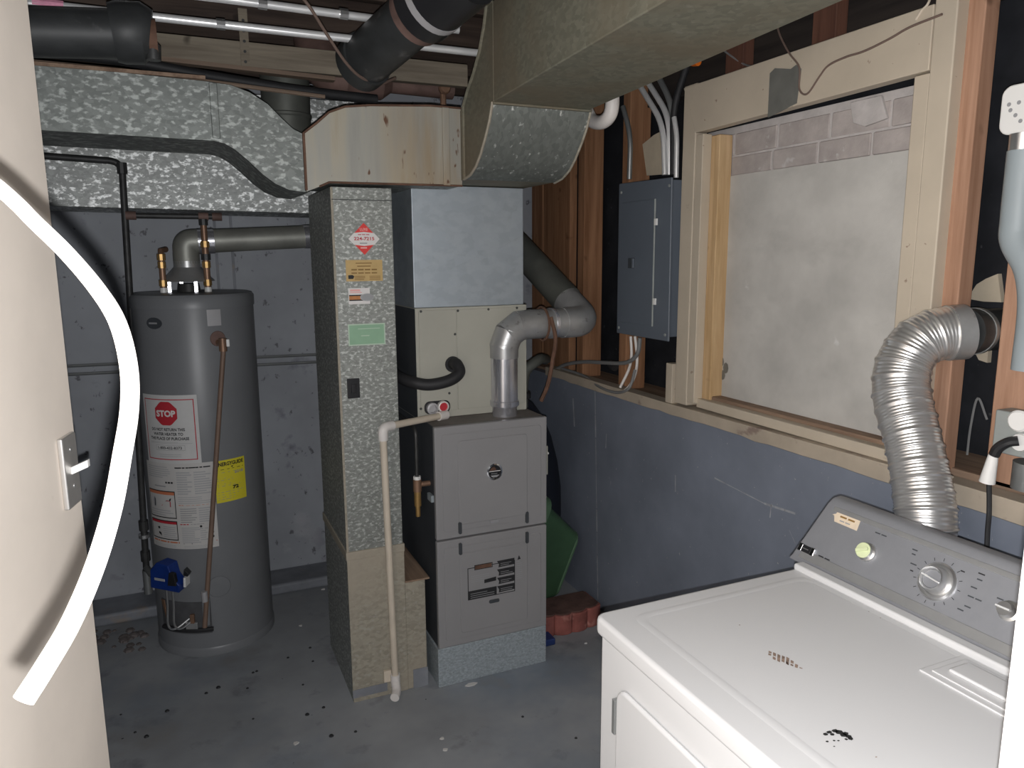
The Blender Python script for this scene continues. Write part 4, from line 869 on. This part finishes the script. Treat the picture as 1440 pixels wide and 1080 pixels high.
# lint screen
lint = G(); a = (1.072, 1.172)
G().box((1.07, Y0+.03, .9205), (1.178, .764, .9245)).build('lint_door_rim', 'dryer_white', DY, .003)
G().box((1.082, Y0+.032, .9245), (1.166, .75, .9275)).build('lint_door', 'dryer_white', DY, .002)
G().box((1.10, Y0+.034, .927), (1.15, .735, .934)).build('lint_handle', 'dryer_white', DY, .004)
# front door and hinge
G().box((.699, Y0+.01, .874), (.7025, Y1-.01, .8845)).build('front_gap', 'dryer_shadow_gap', DY)
fd = G().prism(rrect(.536, .206, 1.083, .812, .028), 0, .688, .70).build('front_door', 'dryer_white', DY, .006, 3)
G().box((.686, 1.082, .712), (.70, 1.092, .782)).build('hinge', 'conduit_dull', fd, .001)
# wear on the top
def flakes(nm, pts, m_, r, z=.9216):
    g = G()
    for (x, y, s_, e) in pts:
        k = random.uniform(0, 6); g.add([(x+r*s_*(e*math.cos(k+t)), y+r*s_*math.sin(k+t)*(.6+.4*random.random()), z) for t in [i*math.pi/3 for i in range(6)]], [tuple(range(6))])
    return g.build(nm, m_, DY)
g = G()
for i in range(8):
    c0 = Vector((1083+i*6.2, 919+i*3.0-.12*(i-3.5)**2*0+(2 if i in (1, 2) else 0))); hh_ = (5, 8, 9, 8, 9, 7, 5, 3)[i]
    q = [at(c0.x+dx, c0.y+dy, 2, .9217) for dx, dy in ((-2, -hh_+1), (2.2, -hh_+2.5), (1.4, hh_*.55), (-2.6, hh_*.3))]
    for k in range(2):
        a_, b_ = random.choice(((0, .5), (.05, .95), (.1, .4))) if k == 0 else (.62, random.uniform(.8, 1.1))
        if k and random.random() < .4: continue
        g.add([q[0].lerp(q[3], a_), q[1].lerp(q[2], a_+.05), q[1].lerp(q[2], b_), q[0].lerp(q[3], b_)], [(0, 1, 2, 3)])
g.build('worn_patch', 'scuff_brown', DY)
pts = [(*at(a, b, 2, .92).xy, s_, 1) for a, b, s_ in ((1166, 1031, .9), (1161, 1034, .8), (1170, 1034, .7), (1174, 1029, 1), (1180, 1031, 1.3), (1186, 1035, 1.1), (1193, 1037, 1), (1196, 1040, .8), (1190, 1041, .5), (1163, 1044, .5), (1173, 1043, .4), (1179, 1043, .4), (1173, 1051, .3), (1189, 1033, 1.0))]
flakes('black_scrape', pts, 'scuff_black', .0052)
pts = [(*at(a, b, 2, .92).xy, .4, 1) for a, b in ((1232, 1066), (1040, 880), (1222, 861), (1290, 895), (1190, 842), (1238, 870))]
flakes('speck', pts, 'scuff_brown', .004)

# dryer vent
FX = thing('dryer_vent_hose', 'shiny ribbed foil vent hose rising behind the dryer into the wall', 'hose', (1.46, 1.05, .75))
ctl = [(1.452, 1.06, .72), (1.455, 1.058, .86), (1.462, 1.058, 1.0), (1.478, 1.085, 1.079), (1.50, 1.135, 1.175), (1.52, 1.188, 1.265), (1.54, 1.21, 1.33), (1.573, 1.205, 1.388), (1.615, 1.185, 1.413), (1.665, 1.16, 1.418)]
path = spline(ctl, 60); S = [0]
for a, b in zip(path, path[1:]): S.append(S[-1]+(b-a).length)
# resample evenly
tot = S[-1]; n = int(tot/.0016); pts = []; rad = []; j = 0
for i in range(n+1):
    s_ = tot*i/n
    while j < len(S)-2 and S[j+1] < s_: j += 1
    t = (s_-S[j])/max(1e-9, S[j+1]-S[j]); pts.append(path[j].lerp(path[j+1], t))
    r = .0602+.0006*math.sin(2*math.pi*s_/.0075)
    ph = (s_/.034) % 1; r += .0036*math.exp(-((ph-.5)/.075)**2)
    r += .0012*math.sin(s_*23+.5)
    rad.append(r)
G().tube(pts, rad, 40, caps=False).build('ribbed_hose', 'flex_foil', FX, sharp=80)
e = Vector(ctl[-1]); de = (Vector(ctl[-1])-Vector(ctl[-2])).normalized()
G().tube([e-de*.035, e+de*.004], .0645, 36).build('hose_clamp_cuff', 'vent_pipe_metal', FX)
G().tube([e, e+Vector((.03, 0, .0)), e+Vector((.1, .004, 0)), e+Vector((.235, .01, 0))], [.057, .054, .05, .05], 28).build('wall_pipe', 'black_abs', FX)
G().tube([e+Vector((.035, 0, .0)), e+Vector((.05, .002, 0))], .0555, 28).build('worm_clamp', 'conduit_dull', FX)
G().tube([(1.456, 1.058, .93), (1.46, 1.058, .985)], .066, 32).build('crumpled_cuff', 'flex_foil', FX)
# outlet and conduit at the right edge
OT = thing('dryer_outlet', 'white round-cornered outlet cover with slots at the top right edge', 'outlet', (1.67, 1.06, 1.9))
a = at(1408, 158, 0, 1.655); 
G().prism(rrect(a.y-.13, a.z-.05, a.y, a.z+.052, .022), 0, 1.65, 1.665).build('cover', 'white_plastic', OT, .004)
G().box((1.665, a.y-.11, a.z-.04), (1.72, a.y-.02, a.z+.04)).build('box', 'box_grey', OT, .003)
for px, py in ((1419, 147), (1433, 144), (1428, 162), (1435, 170), (1421, 155)):
    q = at(px, py, 0, 1.65); G().lathe([(.0045, 0), (.0045, .0008)], (1.6503, q.y, q.z), (-1, 0, 0), 8).build('slot', 'print_grey', OT)
CP = thing('grey_conduit_pipe', 'pale grey plastic conduit below the white outlet cover', 'pipe', (1.67, 1.06, 1.8))
q = at(1438, 205, 0, 1.67)
G().tube([(1.67, q.y, q.z+.025), (1.67, q.y, q.z-.012)], .026, 20).build('connector', 'brushed_silver', CP)
G().tube(spline([(1.67, q.y-.006, q.z-.01), (1.67, q.y-.006, q.z-.15), (1.668, q.y-.012, q.z-.2), (1.665, q.y-.05, q.z-.26), (1.66, q.y-.07, q.z-.34), (1.66, q.y-.07, 1.35)], 8), .033, 20).build('pipe', 'pipe_grey', CP)
BX = thing('utility_box', 'grey metal utility box with a white receptacle at the right edge', 'outlet', (1.66, 1.0, 1.2))
a = at(1404, 575, 0, 1.655); b = at(1404, 635, 0, 1.655)
G().box((1.645, a.y-.14, b.z), (1.70, a.y, a.z)).build('box', 'box_grey', BX, .004)
q = at(1434, 592, 0, 1.645); G().lathe([(.024, 0), (.024, .004), (.02, .008)], (1.645, q.y, q.z), (-1, 0, 0), 20).build('receptacle', 'white_plastic', BX)
q2 = at(1436, 622, 0, 1.645); G().lathe([(.02, 0), (.018, .008)], (1.645, q2.y, q2.z), (-1, 0, 0), 20).build('receptacle', 'white_plastic', BX)
a = at(1430, 680, 0, 1.66); G().tube([(1.68, a.y-.02, a.z+.05), (1.68, a.y-.02, a.z-.01)], .04, 18).build('lower_hub', 'conduit_dull', BX)
DC = thing('power_cord', 'black power cord with white tapered plug hanging beside the vent hose', 'cord', (1.63, 1.06, 1.12))
P = [at(1432, 620, 0, 1.63), at(1418, 622, 0, 1.62), at(1404, 630, 0, 1.615), at(1398, 640, 0, 1.615)]
G().tube(spline(P, 6), .011, 10).build('plug_head', 'black_plastic', DC)
p = at(1397, 640, 0, 1.615); q = at(1388, 678, 0, 1.615); G().tube([p, p.lerp(q, .2), q], [.010, .0115, .0165], 14).build('plug_sleeve', 'white_plastic', DC)
G().tube(spline([q+Vector((0, -.004, .005)), at(1391, 720, 0, 1.615), at(1388, 765, 0, 1.61), at(1385, 900, 0, 1.58)], 6), .0055, 10).build('cord', 'black_rubber', DC)
for nm, pts, lb in (('sheathing_wire', [(1388, 590), (1375, 560), (1365, 600), (1360, 640)], 'thin wires hanging in the dark stud bay right of the vent hose'),):
    tubething(nm, lb, 'wire', spline([at(a, b, 0, 1.87) for a, b in pts], 6), .003, 'wire_grey', 6)

# ================================================================== corner clutter
def tub(name, m_, mr, loc, rot, w_, d_, h_, label, cat='bin', k0=.6):
    o = thing(name, label, cat, loc); o.rotation_euler = rot
    def ring(s_, z, r): return [(x*s_, y*s_, z) for x, y in rrect(-w_/2, -d_/2, w_/2, d_/2, r, 5)]
    lv = [ring(k0, 0, .05), ring(k0+.02, .012, .05), ring(.97, h_*.93, .05), ring(1.0, h_, .05), ring(.97, h_, .05), ring(.94, h_*.93, .05), ring(k0-.01, .016, .05)]
    n = len(lv[0]); vs = [p for l in lv for p in l]; fs = [tuple(range(n))[::-1], tuple(6*n+i for i in range(n))]
    for k in range(6): fs += [(k*n+i, k*n+(i+1) % n, (k+1)*n+(i+1) % n, (k+1)*n+i) for i in range(n)]
    b = G().add(vs, fs).build('shell', m_); b.parent = o
    lv = [ring(.98, h_-.03, .05), ring(1.05, h_-.03, .052), ring(1.05, h_+.004, .052), ring(.97, h_+.006, .05)]
    vs = [p for l in lv for p in l]; fs = []
    for k in range(3): fs += [(k*n+i, k*n+(i+1) % n, (k+1)*n+(i+1) % n, (k+1)*n+i) for i in range(n)]
    b = G().add(vs, fs).build('rim', mr); b.parent = o
    return o
bc = at(797, 797, 1, 2.80)
gb = tub('green_bin', 'bin_green', 'bin_rim', (bc.x, 2.865, bc.z), (0, R(-67), 0), .52, .21, .24, 'green plastic bin tipped on its side behind the furnace')
g = G().prism(rrect(-.158, -.065, .158, .065, .05), 2, -.012, .002).build('base_ridge', 'bin_rim', None, .004); g.parent = gb
SK = thing('shadow_silhouette', 'added dark shadow sack in the corner behind the green bin', 'silhouette', (1.452, 3.175, 0))  # added form standing in for the dark shadowed patch on the wall
G().lathe([(.10, 0), (.13, .04), (.17, .2), (.198, .36), (.196, .5), (.18, .62), (.15, .74), (.11, .84), (.06, .91), (.02, .94)], (1.452, 3.175, 0), seg=36).build('silhouette_body', 'shadow_black', SK)
G().tube(spline([(1.452, 3.175, .92), (1.455, 3.165, .95), (1.445, 3.175, .97)], 4), [.03]*4+[.022]*4+[.035], 12).build('silhouette_tip', 'shadow_black', SK)
RS = thing('red_edging_stone', 'rough red scalloped stone block on the floor beside the furnace', 'stone', (1.47, 2.68, 0))
poly = []
for i in range(4):
    for k in range(6):
        a = R(180-18*0 - 180*k/5); poly.append((1.285+.079*i+.0395+.0395*math.cos(math.pi-math.pi*k/5), 2.66-.016*math.sin(math.pi*k/5)))
front = [(x, y-.035*math.sin(math.pi*(x-1.28)/.33)) for x, y in poly]
G().prism(front+[(1.60, 2.79), (1.29, 2.79)], 2, 0, .088).build('block', 'red_stone', RS, .016, 3)
G().prism([(x*.94+1.44*.06, y*.94+2.75*.06) for x, y in front]+[(1.585, 2.785), (1.305, 2.785)], 2, .088, .095).build('worn_top', 'red_stone_top', RS, .004)
p = at(778, 893, 2, 0); tag(G().box((1.255, 2.56, 0), (1.33, 2.63, .03)).build('blue_scrap', 'tub_blue', None, .006), 'small dark blue scrap on the floor below the red stone', 'scrap')
for i, (px, py, r, lb) in enumerate(((663, 963, .012, 'white sliver on the floor at the foot of the furnace base'), (622, 1039, .007, 'upper white paint chip on the open floor'), (626, 1055, .009, 'lower white paint chip on the open floor'), (416, 1046, .010, 'white paint chip on the floor in front of the water heater'), (824, 905, .006, 'tiny pale chip on the floor beside the red stone'), (455, 829, .009, 'pale chip on the floor left of the return drop'), (423, 880, .007, 'tiny pale chip between water heater and return drop'))):
    p = at(px, py, 2, 0); poly = [(p.x+r*random.uniform(.7, 1.3)*(1.9 if i == 0 else 1)*math.cos(a), p.y+r*random.uniform(.5, 1)*math.sin(a)) for a in [k*math.pi/3 for k in range(6)]]
    tag(G().prism(poly, 2, 0, .004).build('paint_chip', 'paint_chip'), lb, 'chip')
for i, (px, py) in enumerate(((348, 968), (356, 946), (361, 944), (307, 967), (290, 975), (405, 925), (436, 911), (190, 1030), (170, 1005), (356, 1011), (432, 1005), (440, 930), (466, 1035), (735, 1008), (810, 1038), (455, 995), (426, 963), (500, 1029), (206, 1036), (235, 1000))):
    p = at(px, py, 2, 0); r = random.uniform(.004, .009)
    tag(G().lathe([(r, 0), (r*.7, r*.5), (r*.1, r*.6)], (p.x, p.y, 0), seg=7).build('dirt_crumb', 'black_rubber'), 'small black crumb of dirt lying on the grey floor', 'crumb', 'dirt crumbs on the floor')

# ================================================================== near left: switch and cable
SW = thing('light_switch', 'white toggle light switch on the near plaster wall at left', 'light switch', wl(0, 1.265, 0))
g = G().obox(wl(0, 1.263, .0045), D*.028, (0, 0, .058), NN*.0045); g.build('plate', 'steel_plate', SW, .0025)
g = G().obox(wl(0, 1.268, .02), D*.005+NN*0, Vector((0, 0, .006)), (NN*.014+Vector((0, 0, .006)))); g.build('toggle', 'white_plastic', SW, .001)
for z in (1.238, 1.298): G().lathe([(.004, 0), (.003, .002)], wl(0, z, .008), NN, 10).build('screw', 'brushed_silver', SW)
CB = [(-.22, .62, 2.384), (-.215, .61, 2.05), (-.19, .585, 1.8), (-.14, .545, 1.69), dep(0, 265, .42), dep(50, 313, .415), dep(95, 357, .41), dep(138, 408, .40), dep(166, 455, .39), dep(181, 515, .38), dep(182, 575, .37), dep(172, 640, .36), dep(158, 715, .35), dep(134, 795, .34), dep(100, 875, .325), dep(62, 940, .312), dep(33, 985, .303)]
tag(G().tube(spline(CB, 8), .0043, 18).build('white_cable', 'white_cable'), 'thick white cable looping in close at the left with a cut end', 'cable')
